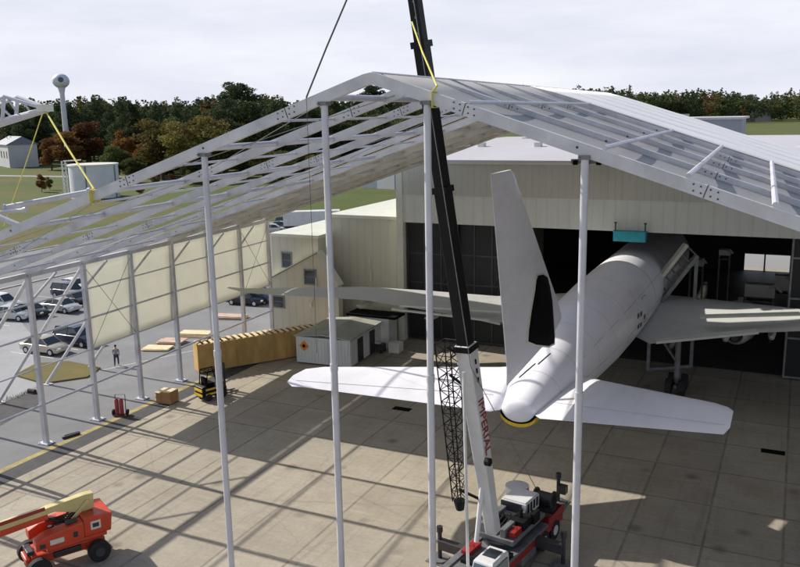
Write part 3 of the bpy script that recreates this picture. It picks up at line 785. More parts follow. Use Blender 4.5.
# wings
zz = lambda V: 4.3+.085*abs(V)
def wing(stations, spar, name='wing'):
    w = MB(); w.loft([foil(a_, b2, t) for a_, b2, t in stations])
    return w.build('wing', M['wing_grey'], pl, smooth=True)
R_ = [(Vector((1.5, 33.5, 4.7)), Vector((1.5, 21.6, 4.3)), 1.3), (lp(gnd(664, 296, 5.1)), lp(gnd(650, 343.5, 4.4)), 1.1), (lp(gnd(740, 303, 5.5)), lp(gnd(722, 334, 4.9)), .55), (lp(gnd(800, 309.5, 6.0)), lp(gnd(800, 331, 5.5)), .38), (Vector((25.4, 15.5, 7.9)), Vector((25.8, 13.6, 7.8)), .15)]
tl_ = lp(gnd(229, 287, 6.6))
L_ = [(Vector((-1.5, 33.0, 4.7)), Vector((-1.5, 21.6, 4.3)), 1.3), (lp(gnd(497, 297, 5.0)), lp(gnd(490, 321, 4.6)), .6), (lp(gnd(420, 290.5, 5.3)), lp(gnd(428, 310.5, 5.1)), .4), (lp(gnd(365, 287, 5.7)), lp(gnd(365, 300, 5.5)), .25), (lp(gnd(243, 288.5, 6.5)), lp(gnd(246, 293, 6.4)), .1), (tl_, tl_+Vector((.1, -.4, 0)), .05)]
wr = wing(R_, 0); wl = wing(L_, 0)
def on_wing(px0, py0, px1, py1, z0, z1, wd, ht, nm, mt, par):
    a_ = lp(gnd(px0, py0, z0)); b2 = lp(gnd(px1, py1, z1)); m_ = MB(); m_.bar(a_, b2, wd, ht); return m_.build(nm, M[mt], par)
on_wing(700, 316.5, 800, 309.5+4.2, 5.75, 6.35, .75, .12, 'spoiler_panel', 'trim', wr)
on_wing(655, 341.5, 757, 331.5, 4.75, 5.45, .7, .16, 'flap', 'wing_pale', wr)
on_wing(400, 305, 500, 311, 5.75, 5.15, .7, .14, 'flap', 'wing_pale', wl)
on_wing(477, 316, 504, 322, 4.6, 4.4, 1.4, .18, 'lowered_flap', 'wing_pale', wl)
on_wing(392, 309, 490, 320.5, 5.4, 4.9, .3, .12, 'flap_edge', 'trim', wl)
for par, px, py, z in ((wr, 726, 334, 4.7), (wr, 772, 332, 5.1), (wl, 362, 302, 5.2), (wl, 430, 314, 4.8)):
    a_ = lp(gnd(px, py, z)); m_ = MB(); m_.tube([a_+Vector((0, 2.4, -.05)), a_+Vector((0, 1.2, -.35)), a_+Vector((0, -.3, -.3)), a_+Vector((0, -1.0, -.1))], [.12, .26, .2, .04], 10); m_.build('flap_fairing', M['trim'], par, smooth=True)
# engines
for sx in (-1, 1):
    V = sx*8.0; U = 33.0 if sx > 0 else 30; z = 3.1
    m_ = MB(); m_.tube([(V, U-4.5, z), (V, U-3.4, z), (V, U-1.0, z), (V, U+1.6, z), (V, U+2.3, z)], [.55, 1.0, 1.45, 1.5, 1.25], 24, caps=False)
    en = m_.build('engine', M['wing_pale'], pl, smooth=True)
    m_ = MB(); m_.tube([(V, U-5.3, z), (V, U-4.3, z)], [.25, .6], 16); m_.tube([(V, U+1.2, z), (V, U+1.3, z)], 1.35, 20); m_.build('engine_core', M['steel_dark'], en)
    m_ = MB(); m_.bar((V, U-2.6, z+1.3), (V, U+.4, z+1.6), .4, .7); m_.build('pylon', M['wing_pale'], en)
# landing gear
for sx in (-1, 1):
    V = sx*4.6; U = 22.8
    m_ = MB(); m_.tube([(V, U, .75), (V, U, 4.5)], .2, 10); m_.bar((V, U, 2.2), (V-sx*1.6, U+.6, 4.2), .14, .14); m_.tube([(V, U-.8, .62), (V, U+.8, .62)], .14, 8)
    gg = m_.build('main_gear_leg', M['winch'], pl)
    for du in (-.75, .75):
        for dv_ in (-.45, .45):
            m_ = MB(); m_.tube([(V+dv_-.2, U+du, .6), (V+dv_+.2, U+du, .6)], .6, 18); m_.build('wheel', M['rubber'], gg)
m_ = MB(); m_.tube([(0, 45, .5), (0, 45, 4)], .15, 10); gg = m_.build('nose_gear_leg', M['winch'], pl)
for dv_ in (-.3, .3):
    m_ = MB(); m_.tube([(dv_-.13, 45, .45), (dv_+.13, 45, .45)], .45, 16); m_.build('wheel', M['rubber'], gg)
m_ = MB()
for U in (4, 9.5):
    cz, rw, rh = interp(U)
    m_.tube([(0, U+.0, cz-rh-.02), (0, U, cz-rh-.35)], .03, 6)
m_.build('belly_aerials', M['winch'], fus)

# ------------------------------------------------------------------ mobile crane
CS = .88
cr = thing('mobile_crane', 'white and dark red mobile crane with black telescopic boom raised through the frame', 'crane', (-10.75, 33.0, 0), -.16); cr.scale = (CS, CS, CS)
cq = cr.matrix_basis.copy(); cr_m = Matrix.Translation((-10.75, 33.0, 0)) @ Matrix.Rotation(-.16, 4, 'Z') @ Matrix.Scale(CS, 4); cri = cr_m.inverted()
def cl_(v): return cri @ Vector(v)
# carrier (local y forward towards hangar is its rear)
w = MB(); w.bx(-1.3, 1.3, -7.2, 4.0, .75, 1.12); w.bx(-.7, .7, -7.4, 4.2, .45, .75)
car = w.build('carrier_frame', M['red'], cr, bev=.03)
w = MB(); w.bx(-1.28, 1.28, -7.1, 2.2, 1.123, 1.26); w.bx(-1.25, -.9, -6.8, 2.0, 1.26, 1.34); w.build('carrier_deck', M['winch'], cr, bev=.02)
w = MB(); w.bx(-1.28, 1.28, 2.2, 4.1, 1.123, 1.18); w.bx(-1.3, -1.22, 2.2, 4.1, 1.18, 1.55); w.bx(1.22, 1.3, 2.2, 4.1, 1.18, 1.55); w.bx(-1.22, 1.22, 4.02, 4.1, 1.18, 1.55)
w.build('rear_tray', M['red'], cr)
for y in (-6.0, -4.6, 1.6, 3.0):
    for sx in (-1, 1):
        w = MB(); w.tube([(sx*.92, y, .55), (sx*1.32, y, .55)], .55, 20); wh = w.build('wheel', M['rubber'], cr)
        w = MB(); w.tube([(sx*1.325, y, .55), (sx*1.34, y, .55)], .28, 14); w.build('hub', M['crane_white'], wh)
w = MB(); w.bx(.7, 1.29, -.9, .7, .3, .745); w.build('fuel_tank', M['winch'], cr, bev=.05)
# front road cab
w = MB(); w.bx(-1.25, 1.25, -9.3, -7.45, .6, 1.5); w.loft([[(-1.25, -9.2, 1.5), (1.25, -9.2, 1.5), (1.25, -7.5, 1.5), (-1.25, -7.5, 1.5)], [(-1.1, -8.9, 2.35), (1.1, -8.9, 2.35), (1.1, -7.55, 2.35), (-1.1, -7.55, 2.35)]])
w.build('road_cab', M['crane_white'], cr, bev=.04)
# outriggers
for (px, py, side) in ((440, 560, -1), (558, 503, 1), (563, 566, 1)):
    g0 = cl_(gnd(px, py)); y = g0.y
    w = MB(); xe = g0.x; w.bar((side*.2, y, .95), (xe, y, .95), .42, .5)
    oo = w.build('outrigger', M['steel_dark'], cr, bev=.02)
    w = MB(); w.tube([(xe, y, .1), (xe, y, 1.75)], .11, 10); w.tube([(xe, y, 1.6), (xe, y, 1.9)], .16, 10); w.build('jack', M['bolt'], oo)
    w = MB(); w.tube([(xe, y, .03), (xe, y, .14)], .5, 8); w.bx(xe-.55, xe+.55, y-.55, y+.55, 0, .05); w.build('pad', M['winch'], oo)
g0 = cl_(gnd(434, 545)); w = MB(); w.bar((-1.2, -2.6, 1.0), (-4.2, -2.6, 1.0), .5, .55) if False else None
# superstructure
sp_ = lambda px, py, z: cl_(gnd(px, py, z))
w = MB(); w.tube([(0, -.6, 1.26), (0, -.6, 1.52)], 1.0, 24); w.build('slew_ring', M['bolt'], cr, smooth=True)
h0 = sp_(517, 503, 2.6)
w = MB(); w.bx(-1.0, 1.0, -1.4, 2.3, 1.53, 1.8); w.bx(-.95, -.6, -1.3, 1.0, 1.8, 2.3); w.bx(.2, .5, -1.3, 1.0, 1.8, 2.25)
w.build('turntable', M['winch'], cr, bev=.03)
w = MB(); w.bx(-1.0, .45, 1.15, 2.75, 1.82, 2.55); w.bx(-.95, .4, 1.2, 2.7, 2.55, 2.62); w.build('engine_housing', M['crane_white'], cr, bev=.06)
w = MB(); w.bx(-1.0, .2, 1.08, 1.14, 2.0, 2.5)
for i in range(4): w.bx(.455, .475, 1.3+i*.35, 1.5+i*.35, 2.0, 2.5)
w.build('housing_grilles', M['bolt'], cr)
w = MB(); w.tube([(-1.15, 3.3, 2.0), (-1.15, 3.3, 2.4)], .66, 20); w.build('fluid_drum', M['crane_white'], cr, smooth=True)
w = MB(); w.tube([(.0, 3.2, 2.15), (1.1, 3.2, 2.15)], .34, 16); w.tube([(.0, 3.2, 2.15), (.08, 3.2, 2.15)], .48, 16); w.tube([(1.02, 3.2, 2.15), (1.1, 3.2, 2.15)], .48, 16); w.bx(-1.4, 1.15, 2.9, 3.5, 1.45, 1.75)
w.build('winch', M['bolt'], cr, smooth=True)
w = MB(); w.bx(.2, 1.0, -.2, .8, 1.82, 2.3); w.tube([(.6, .3, 2.3), (.6, .3, 2.75)], .09, 8); w.bx(.9, 1.15, .7, 1.4, 1.82, 2.4)
w.build('hydraulic_unit', M['crane_black'], cr, bev=.03)
w = MB()
for i in range(4): w.tube([(-.7+i*.25, -.9, 1.85), (-.5+i*.2, 0, 2.15+.1*(i % 2)), (-.3+i*.2, .9, 1.9)], .035, 6)
w.build('hydraulic_hoses', M['rubber'], cr, smooth=True)
for i, (x, y, z, sx, sy, sz, mt) in enumerate(((-.3, -.9, 1.95, .5, .5, .3, 'crane_black'), (.75, -.7, 1.95, .35, .8, .3, 'red'), (.8, 1.3, 1.95, .3, .5, .4, 'crane_black'), (-.2, .3, 2.0, .7, .5, .4, 'bolt'), (.75, -2.2, 1.35, .9, .9, .2, 'crane_black'), (-.8, -2.4, 1.4, .5, 1.2, .25, 'red'), (.1, -3.4, 1.35, 1.6, .5, .18, 'crane_black'))):
    w = MB(); w.box((x, y, z), (sx, sy, sz)); w.tube([(x-sx*.3, y, z+sz*.5), (x-sx*.3, y, z+sz*.5+.15), (x+sx*.3, y, z+sz*.5+.15), (x+sx*.3, y, z+sz*.5)], .03, 6); w.build('machinery_box', M[mt], cr, bev=.03)
# operator cab
cb_ = sp_(491, 552, 2.7)
cx0, cy0 = cb_.x, cb_.y
w = MB(); w.loft([[(cx0-.55, cy0-1.0, 1.25), (cx0+.55, cy0-1.0, 1.25), (cx0+.55, cy0+.8, 1.25), (cx0-.55, cy0+.8, 1.25)],
                  [(cx0-.55, cy0-1.05, 1.9), (cx0+.55, cy0-1.05, 1.9), (cx0+.55, cy0+.8, 1.9), (cx0-.55, cy0+.8, 1.9)],
                  [(cx0-.5, cy0-.75, 2.85), (cx0+.5, cy0-.75, 2.85), (cx0+.5, cy0+.78, 2.85), (cx0-.5, cy0+.78, 2.85)],
                  [(cx0-.44, cy0-.6, 2.93), (cx0+.44, cy0-.6, 2.93), (cx0+.44, cy0+.7, 2.93), (cx0-.44, cy0+.7, 2.93)]])
cab = w.build('operator_cab', M['crane_white'], cr, bev=.03)
w = MB(); w.bx(cx0-.33, cx0+.33, cy0-.25, cy0+.5, 2.932, 2.95); w.build('roof_window', M['glass'], cab)
w = MB(); w.loft([[(cx0-.47, cy0-1.07, 1.95), (cx0+.47, cy0-1.07, 1.95), (cx0+.47, cy0-1.05, 1.95), (cx0-.47, cy0-1.05, 1.95)], [(cx0-.44, cy0-.80, 2.78), (cx0+.44, cy0-.80, 2.78), (cx0+.44, cy0-.77, 2.78), (cx0-.44, cy0-.77, 2.78)]]); w.build('windscreen', M['glass_blue'], cab)
w = MB(); w.bx(cx0+.535, cx0+.565, cy0-.65, cy0+.6, 1.9, 2.7); w.build('side_window', M['glass_blue'], cab)
# boom sections: measured line in world space
P0 = Vector((-10.95, 31.4, 2.3)); 
def at_line(z): 
    t = (z-2.3)/(24.0-2.3); b2 = atY(415, 0, 28.6); b2 = Vector((b2.x, b2.y, b2.z)); return P0.lerp(b2, (z-2.3)/(b2.z-2.3))
def boom(z0, z1, wd, ht, mt, nm, tp=1.0):
    a_ = cl_(at_line(z0)); b2 = cl_(at_line(z1)); m_ = MB(); m_.bar(a_, b2, wd*tp/CS, ht*tp/CS, (0, -1, .0), 0, wd/CS, ht/CS); return m_.build(nm, M[mt], cr, bev=.05)
bm_ = boom(2.0, 10.75, .70, .70, 'crane_white', 'boom_base', .74)
b2_ = boom(10.3, 17.2, .54, .56, 'crane_black', 'boom_section')
b3_ = boom(16.9, 22.6, .48, .5, 'crane_black', 'boom_section')
b4_ = boom(22.3, 36, .4, .42, 'crane_black', 'boom_section')
for z, s_, pr_, mt in ((10.6, .76, b2_, 'crane_black'), (17.1, .64, b3_, 'crane_black'), (22.5, .6, b4_, 'crane_black')):
    m_ = MB(); m_.bar(cl_(at_line(z-.12)), cl_(at_line(z+.12)), s_/CS, s_/CS, (0, -1, 0)); m_.build('boom_collar', M[mt], pr_)
bd = (cl_(at_line(20))-cl_(at_line(10))).normalized()
sdv = bd.cross(Vector((0, -1, 0))).normalized(); upv = sdv.cross(bd).normalized()
for pr_, z0, z1, ww in ((b4_, 22.9, 30, .21),):
    m_ = MB(); n = int((z1-z0)/.55)
    for i in range(n):
        c = cl_(at_line(z0+i*.55)); c = c+sdv*0.06+upv*(ww/CS+.002) 
        m_.tube([c, c+upv*.008], .05, 10)
    m_.build('boom_holes', M['winch'], pr_)
# red lettering and black spots up the boom face towards the camera
def text_part(s, size, mt, loc, mx, par, nm, ext=.008):
    cu = bpy.data.curves.new(nm, 'FONT'); cu.body = s; cu.size = size; cu.extrude = ext; cu.align_x = 'CENTER'; cu.align_y = 'CENTER'
    to = bpy.data.objects.new(nm+'_tmp', cu); C.objects.link(to)
    dg = bpy.context.evaluated_depsgraph_get(); me = bpy.data.meshes.new_from_object(to.evaluated_get(dg))
    bpy.data.objects.remove(to); me.materials.clear(); me.materials.append(mt)
    o = bpy.data.objects.new(nm, me); C.objects.link(o); o.parent = par; o.matrix_local = mx; return o
fn = None
cam_dir = (cl_((0, 0, 20))-cl_(at_line(7))).normalized()
cands = [sdv, -sdv, upv, -upv]
cands.sort(key=lambda v: -v.dot(cam_dir)); n0, n1 = cands[0], cands[1]
print('faces dots', n0.dot(cam_dir), n1.dot(cam_dir), n1)
# screen-right narrow face
def side_screen(v):
    c = cr_m @ (cl_(at_line(7))+v*.5); return pr(c)[0]
fr_, flf = (n0, n1) if side_screen(n0) > side_screen(n1) else (n1, n0)
ymx = fr_.cross(-bd).normalized()
mx = Matrix((( -bd.x, ymx.x, fr_.x, 0), (-bd.y, ymx.y, fr_.y, 0), (-bd.z, ymx.z, fr_.z, 0), (0, 0, 0, 1)))
c = cl_(at_line(7.1))+fr_*(.345/CS)
mx.translation = c
text_part('IMPERIAL', .72, M['red'], None, mx, bm_, 'boom_lettering')
m_ = MB()
for z in (10.0, 9.6, 9.2):
    c = cl_(at_line(z))+fr_*(.366/CS); m_.bar(c-bd*.12, c+bd*.12, .12, .012, fr_)
m_.build('boom_marks', M['black'], bm_)
# lift cylinder
m_ = MB(); m_.tube([cl_((-11.35, 30.5, 1.9)), cl_(at_line(4.3))+Vector((-.12, -.2, 0))], .12, 12); cyl = m_.build('lift_cylinder', M['crane_white'], cr, smooth=True)
# stowed lattice jib beside the boom
ja = cl_(atY(447, 342, 30.0)); jb = cl_(atY(459.5, 500, 30.3)); ax_ = (jb-ja).normalized(); s1 = ax_.cross(Vector((0, 1, 0))).normalized(); s2 = ax_.cross(s1).normalized()
cn = []
m_ = MB(); r0, r1 = .42, .24
for i, j in ((-1, -1), (1, -1), (1, 1), (-1, 1)):
    m_.tube([ja+s1*i*r0+s2*j*r0, jb+s1*i*r1+s2*j*r1], .035, 6); cn.append((i, j))
n = 14
for k_ in range(n):
    t0, t1 = k_/n, (k_+1)/n; ra = r0+(r1-r0)*t0; rb = r0+(r1-r0)*t1; pa = ja.lerp(jb, t0); pb = ja.lerp(jb, t1)
    for q_ in range(4):
        i, j = cn[q_]; i2, j2 = cn[(q_+1) % 4]
        a_ = pa+s1*i*ra+s2*j*ra; b2 = pb+s1*i2*rb+s2*j2*rb
        if k_ % 2: a_ = pa+s1*i2*ra+s2*j2*ra; b2 = pb+s1*i*rb+s2*j*rb
        m_.tube([a_, b2], .022, 5); m_.tube([pa+s1*i*ra+s2*j*ra, pa+s1*i2*ra+s2*j2*ra], .02, 5)
m_.tube([jb, jb+ax_*.5], [.3, .2], 8)
m_.build('lattice_jib', M['crane_black'], cr)
m_ = MB()
for t in (.03, .2, .93): m_.bar(ja.lerp(jb, t), cl_(at_line(10.2-8.0*t if t < .9 else 3.4)), .12, .12)
m_.build('jib_brackets', M['crane_black'], cr)
# side rope/handrail tube
m_ = MB(); m_.tube([cl_(atY(463.5, 372, 29.2)), cl_(atY(468, 566, 29.0))], .075, 8); m_.build('boom_side_pipe', M['crane_white'], cr, smooth=True)
m_ = MB(); c = cl_(atY(488, 462, 30.2)); m_.tube([c-sdv*.12, c+sdv*.12], .2, 14); m_.build('hose_reel', M['crane_black'], cr)
m_ = MB(); m_.tube([cl_(atY(459, 0, 27.5)) if False else cl_(at_line(34))+upv*.3, cl_(at_line(10))+upv*.62+fr_*.5, cl_((-10.2, 35.5, 2.4))], .02, 5); m_.build('hoist_rope', M['winch'], cr)
# yellow sling from the boom to the front rafter
s_top = atY(412, 22, 27.6); s_bot = atY(437, 86, 22.0)
m_ = MB(); m_.tube([s_top, s_top.lerp(s_bot, .5)+Vector((-.03, 0, -.03)), s_bot], .03, 8)
rz_ = roofz
tx = 1.98
loop = [T(tx, -.17, rz_(tx)+.02), T(tx, .17, rz_(tx)+.02), T(tx, .17, rz_(tx)-.42), T(tx, -.17, rz_(tx)-.42), T(tx, -.17, rz_(tx)+.02)]
for i in range(4): m_.bar(loop[i], loop[i+1], .1, .02, (1, 0, 0) if i % 2 else (0, 0, 1))
m_.tube([s_bot, loop[0]], .03, 8)
tag(m_.build('lifting_sling', M['strap']), 'yellow lifting sling running from the black boom down around the front rafter', 'sling')
# rope from above down to the front rafter
m_ = MB(); a_ = atY(350, -8, 22.3); b2 = T(-2.1, -.2, roofz(-2.1)); m_.tube([a_, a_.lerp(b2, .5)+Vector((-.05, 0, -.05)), b2], .028, 6); m_.tube([b2, T(-2.1, -.2, 12.5)], .008, 5)
tag(m_.build('tag_rope', M['steel_dark']), 'dark rope dropping from above onto the front rafter left of the crane', 'rope')

# ------------------------------------------------------------------ lifted white jib truss (top left)
tj = thing('jib_truss', 'white triangular truss tip hanging over the far left corner of the frame', 'truss', (-30, 26, 0))
tp = lambda px, py, Y=26: atY(px, py, Y)-Vector((-30, 26, 0))
tip = tp(45, 108); top1 = tp(11, 96.5); top0 = tp(-60, 131); bot0 = tp(0, 123); bot1 = tp(-60, 143)
for dy in (-.35, .35):
    D = Vector((0, dy, 0)); m_ = MB()
    m_.tube([tip+D*.4, top1+D], .075, 8); m_.tube([top1+D, tp(-60, 128)+D], .075, 8); m_.tube([tip+D*.4+Vector((0, 0, -.08)), bot0+D, bot1+D], .11, 8)
    m_.build('chord', M['alu_tube'], tj, smooth=True)
    m_ = MB(); m_.tube([top1+D, tp(9, 121)+D], .08, 8); m_.tube([tp(9, 121)+D, tp(-8, 105)+D], .05, 8); m_.tube([tp(25, 114)+D, tp(14, 98)+D], .045, 8)
    m_.build('web_member', M['alu_tube'], tj, smooth=True)
m_ = MB(); m_.box(tip+Vector((.0, 0, 0)), (.35, .6, .3)); m_.build('tip_bracket', M['trim'], tj)
for (x0_, y0_, x1_, y1_, Y0, Y1, lab) in ((45, 110, 94, 189, 26, 22.35, 'thick yellow tie strap from the truss tip down to the front rafter'), (43, 112, 4, 226, 26, 25.6, 'thin yellow tag line hanging straight below the truss tip to the loose tubes')):
    m_ = MB(); a_ = atY(x0_, y0_, Y0); b2 = atY(x1_, y1_, Y1); m_.tube([a_, a_.lerp(b2, .5)+Vector((0, 0, -.06)), b2], .04 if Y1 < 23 else .022, 6)
    if Y1 < 23:
        x = -11.0; lo = [T(x, -.17, rz_(x)+.02), T(x, .17, rz_(x)+.02), T(x, .17, rz_(x)-.42), T(x, -.17, rz_(x)-.42), T(x, -.17, rz_(x)+.02)]
        for i in range(4): m_.bar(lo[i], lo[i+1], .18, .03, (1, 0, 0) if i % 2 else (0, 0, 1))
        m_.tube([b2, lo[0]], .05, 6)
    tag(m_.build('tie_strap', M['strap']), lab, 'strap')
# loose tubes hung beyond the front rafter
for i, (x0_, y0_, x1_, y1_, r, Y0, Y1, lab) in enumerate(((6, 207.5, 88, 192, .13, 25.5, 27.5, 'long loose grey tube hung by the yellow line above the left roof slope'),
                                       (-20, 214.5, 24, 210, .09, 25, 25.5, 'short pale tube just below the long hanging tube'),
                                       (-20, 209, 23, 227, .13, 24.5, 24.8, 'thick white tube tilted down behind the front rafter at the left edge'))):
    m_ = MB(); a_ = atY(x0_, y0_, Y0); b2 = atY(x1_, y1_, Y1); m_.tube([a_, b2], r, 10); d = (b2-a_).normalized(); m_.tube([b2, b2+d*.12], r*1.5, 10); m_.tube([a_-d*.1, a_], r*1.3, 10)
    tag(m_.build('loose_tube', M['alu_tube'], smooth=True), lab, 'tube')

# ------------------------------------------------------------------ boom lift (red, bottom left)
bl = thing('boom_lift', 'orange red self propelled boom lift with cream boom on four black wheels', 'boom lift', (-29.4, 24.5, 0), math.radians(62))
w = MB(); w.bx(-1.5, 1.5, -.65, .65, .55, .98); w.bx(-1.75, -1.5, -.5, .5, .6, .85); w.bx(1.5, 1.75, -.5, .5, .6, .85)
w.bx(-1.45, -1.05, -1.0, 1.0, .42, .68); w.bx(1.05, 1.45, -1.0, 1.0, .42, .68)
w.build('chassis', M['orange_red'], bl, bev=.05)
for sx in (-1, 1):
    for sy in (-1, 1):
        w = MB(); w.tube([(sx*1.3, sy*.82, .5), (sx*1.3, sy*.87, .5), (sx*1.3, sy*1.17, .5), (sx*1.3, sy*1.22, .5)], [.44, .5, .5, .44], 22); wh = w.build('wheel', M['rubber'], bl, smooth=True)
        w = MB(); w.tube([(sx*1.3, sy*1.2, .5), (sx*1.3, sy*1.235, .5)], .22, 12); w.build('hub', M['steel_dark'], wh)
w = MB(); w.tube([(0, 0, .98), (0, 0, 1.12)], .55, 20); w.build('slew_ring', M['bolt'], bl)
# turret: counterweight + side cowls
w = MB(); w.bx(-.9, 1.75, -.95, .95, 1.13, 1.3); w.loft([[(.75, y, 1.3), (1.95, y, 1.3), (2.05, y, 2.15), (.75, y, 2.25)] for y in (-.95, .95)])
tr_ = w.build('turret', M['orange_red'], bl, bev=.04)
for sy in (-1, 1):
    w = MB(); w.loft([[(-1.35, sy*.42, 1.3), (.74, sy*.42, 1.3), (.74, sy*.42, 2.15), (-.9, sy*.42, 1.95), (-1.35, sy*.42, 1.75)], [(-1.35, sy*1.0, 1.3), (.74, sy*1.0, 1.3), (.74, sy*1.0, 2.1), (-.9, sy*1.0, 1.9), (-1.35, sy*1.0, 1.7)]])
    cw_ = w.build('cowl', M['orange_red'], bl, bev=.04)
    w = MB(); w.bx(-.75, -.15, sy*1.003, sy*1.012, 1.45, 1.68); w.build('decal', M['trim'], cw_)
    w = MB(); w.bx(-1.2, -.95, sy*1.003, sy*1.015, 1.4, 1.6); w.bx(.25, .45, sy*1.003, sy*1.015, 1.5, 1.75); w.build('vent', M['bolt'], cw_)
for sy in (-1, 1):
    w = MB(); w.bx(1.05, 1.5, sy*.952, sy*.962, 1.58, 1.98); dd = w.build('decal', M['trim'], tr_)
    w = MB(); w.bx(1.13, 1.42, sy*.964, sy*.968, 1.68, 1.88); w.build('decal_panel', M['bolt'], dd)
w = MB(); w.bx(-.3, .6, -.3, .3, 1.3, 1.8); w.tube([(-.5, 0, 1.35), (-.5, 0, 1.9)], .1, 8); w.tube([(.1, .35, 1.7), (.5, .35, 2.3)], .05, 8); w.build('hydraulics', M['bolt'], bl)
# boom: cream, pivoting above the counterweight, going out over the front (-x)
bp0 = Vector((1.35, 0, 2.85)); bp1 = Vector((-7.5, 0, 2.2))
w = MB(); w.bar(bp0, bp1, .38, .3, (0, 0, 1)); w.loft([[(.9, y, 2.2), (1.45, y, 2.25), (1.5, y, 3.0), (1.1, y, 3.02), (-.6, y, 2.86), (-.6, y, 2.7)] for y in (-.2, .2)])
for y in (-.26, .26): w.bar((1.25, y, 2.75), (-.15, y, 1.45), .06, .2)
bo = w.build('main_boom', M['khaki'], bl, bev=.03)
w = MB(); w.bar(bp0+Vector((-1.9, 0, -.40)), bp1+Vector((1.0, 0, -.32)), .34, .3); w.build('lower_boom', M['orange_red'], bl, bev=.02)
w = MB(); w.bar(bp0+Vector((-2.0, -.2, .02)), bp0+Vector((-4.0, -.2, -.13)), .012, .17); w.build('boom_decal', M['red'], bo)
w = MB(); w.tube([(.55, 0, 1.75), (-.9, 0, 2.4)], .09, 10); w.tube([(-.2, 0, 2.08), (-.9, 0, 2.4)], .06, 8); w.build('boom_cylinder', M['bolt'], bl)
for (x, y, z, sx, sy, sz, mt) in ((.3, -.62, 2.12, .5, .3, .12, 'bolt'), (-.3, .6, 1.98, .6, .4, .12, 'orange_red'), (1.3, .5, 2.24, .5, .4, .1, 'orange_red'), (-1.5, .0, 1.05, .3, .9, .2, 'bolt'), (0, -.72, .8, 1.2, .12, .25, 'bolt')):
    w = MB(); w.box((x, y, z), (sx, sy, sz)); w.build('cover_plate', M[mt], bl, bev=.03)
w = MB()
for i in range(4): w.tube([(1.2, -.1+i*.07, 2.5), (.5, -.12+i*.08, 1.9+.08*i), (-.3, -.1+i*.07, 2.2), (-1.6, -.1+i*.07, 2.5)], .022, 6)
w.build('hoses', M['rubber'], bl, smooth=True)
# platform basket
w = MB()
for z in (1.5, 2.0, 2.55):
    for a_, b2 in (((-8.6, -.9), (-7.6, -.9)), ((-8.6, .9), (-7.6, .9)), ((-8.6, -.9), (-8.6, .9)), ((-7.6, -.9), (-7.6, .9))): w.tube([(a_[0], a_[1], z), (b2[0], b2[1], z)], .03, 6)
for x in (-8.6, -7.6):
    for y in (-.9, 0, .9): w.tube([(x, y, 1.45), (x, y, 2.55)], .03, 6)
w.bx(-8.62, -7.58, -.92, .92, 1.4, 1.46); w.build('basket', M['orange_red'], bl)

# ------------------------------------------------------------------ forklift
p = gnd(214, 397)
fk = thing('forklift', 'small black and yellow forklift parked against the end of the timber crate', 'forklift', (p.x, p.y, 0), math.radians(70))
w = MB(); w.bx(-.95, .55, -.55, .55, .3, .95); w.loft([[(-1.25, y, .35), (-.9, y, .3), (-.9, y, 1.15), (-1.2, y, 1.05)] for y in (-.5, .5)]); w.build('chassis', M['crane_black'], fk, bev=.05)
for zz2 in (.45, .8):
    w = MB(); w.bx(-.96, .3, -.57, -.552, zz2, zz2+.14); w.bx(-1.27, -1.2, -.5, .5, zz2-.05, zz2+.12); w.build('yellow_stripe', M['yellow'], fk)
w = MB(); w.bx(-.75, -.1, -.4, .4, .952, 1.25); w.bx(-.8, -.65, -.35, .35, 1.25, 1.7); w.build('seat', M['black'], fk, bev=.04)
w = MB()
for sy in (-.5, .5): w.tube([(-.85, sy, .95), (-.7, sy, 2.15), (.3, sy, 2.15), (.55, sy, .95)], .045, 8)
for i in range(5): w.bx(-.7+i*.24, -.64+i*.24, -.5, .5, 2.13, 2.17)
w.build('overhead_guard', M['black'], fk)
w = MB()
for sy in (-.3, .3): w.bx(.72, .84, sy-.06, sy+.06, .1, 2.5)
for z in (.4, 1.5, 2.4): w.bx(.73, .83, -.3, .3, z, z+.1)
w.build('mast', M['bolt'], fk)
for sy in (-.25, .25):
    w = MB(); w.bx(.86, 1.95, sy-.06, sy+.06, .08, .13); w.bx(.86, .92, sy-.06, sy+.06, .13, .7); w.build('fork', M['bolt'], fk)
for x, r in ((-.75, .27), (.4, .33)):
    for sy in (-1, 1):
        w = MB(); w.tube([(x, sy*.42, r), (x, sy*.64, r)], r, 16); w.build('wheel', M['rubber'], fk)

# small site things along the wall
p = gnd(164, 404)
o = thing('wooden_crate', 'square brown crate with open pale top beside the tent wall', 'crate', (p.x, p.y+.4, 0), .1)
w = MB(); w.bx(-.6, .6, -.5, .5, .05, .9)
for z in (.12, .45, .78): w.bx(-.63, .63, -.53, -.501, z, z+.1)
w.build('carton', M['cardboard'], o)
w = MB(); w.bx(-.55, .55, -.45, .45, .902, .93); w.bx(-.6, -.1, -.75, -.5, .9, .915); w.build('top_sheet', M['slat'], o)
p = gnd(120, 416)
o = thing('compressor_cart', 'small dark red wheeled gas cart standing by the wall columns', 'cart', (p.x, p.y, 0), .4)
for dx in (-.16, .16):
    w = MB(); w.tube([(dx, 0, .15), (dx, 0, 1.15), (dx, 0, 1.28)], [.14, .14, .05], 12); w.build('cylinder', M['red'], o, smooth=True)
w = MB(); w.bx(-.4, .4, -.25, .2, .08, .13); w.tube([(-.35, .2, .1), (-.35, .3, 1.45), (.35, .3, 1.45), (.35, .2, .1)], .03, 8); w.build('cart_frame', M['bolt'], o)
for dx in (-.48, .48):
    w = MB(); w.tube([(dx-.05, .15, .22), (dx+.05, .15, .22)], .22, 16); w.build('wheel', M['rubber'], o)
p = gnd(71, 437)
m_ = MB(); m_.bar((p.x-.2, p.y-.5, .08), (p.x+.15, p.y+.6, .08), .14, .14); m_.bar((p.x-.45, p.y-.1, .06), (p.x-.1, p.y+.8, .06), .07, .07)
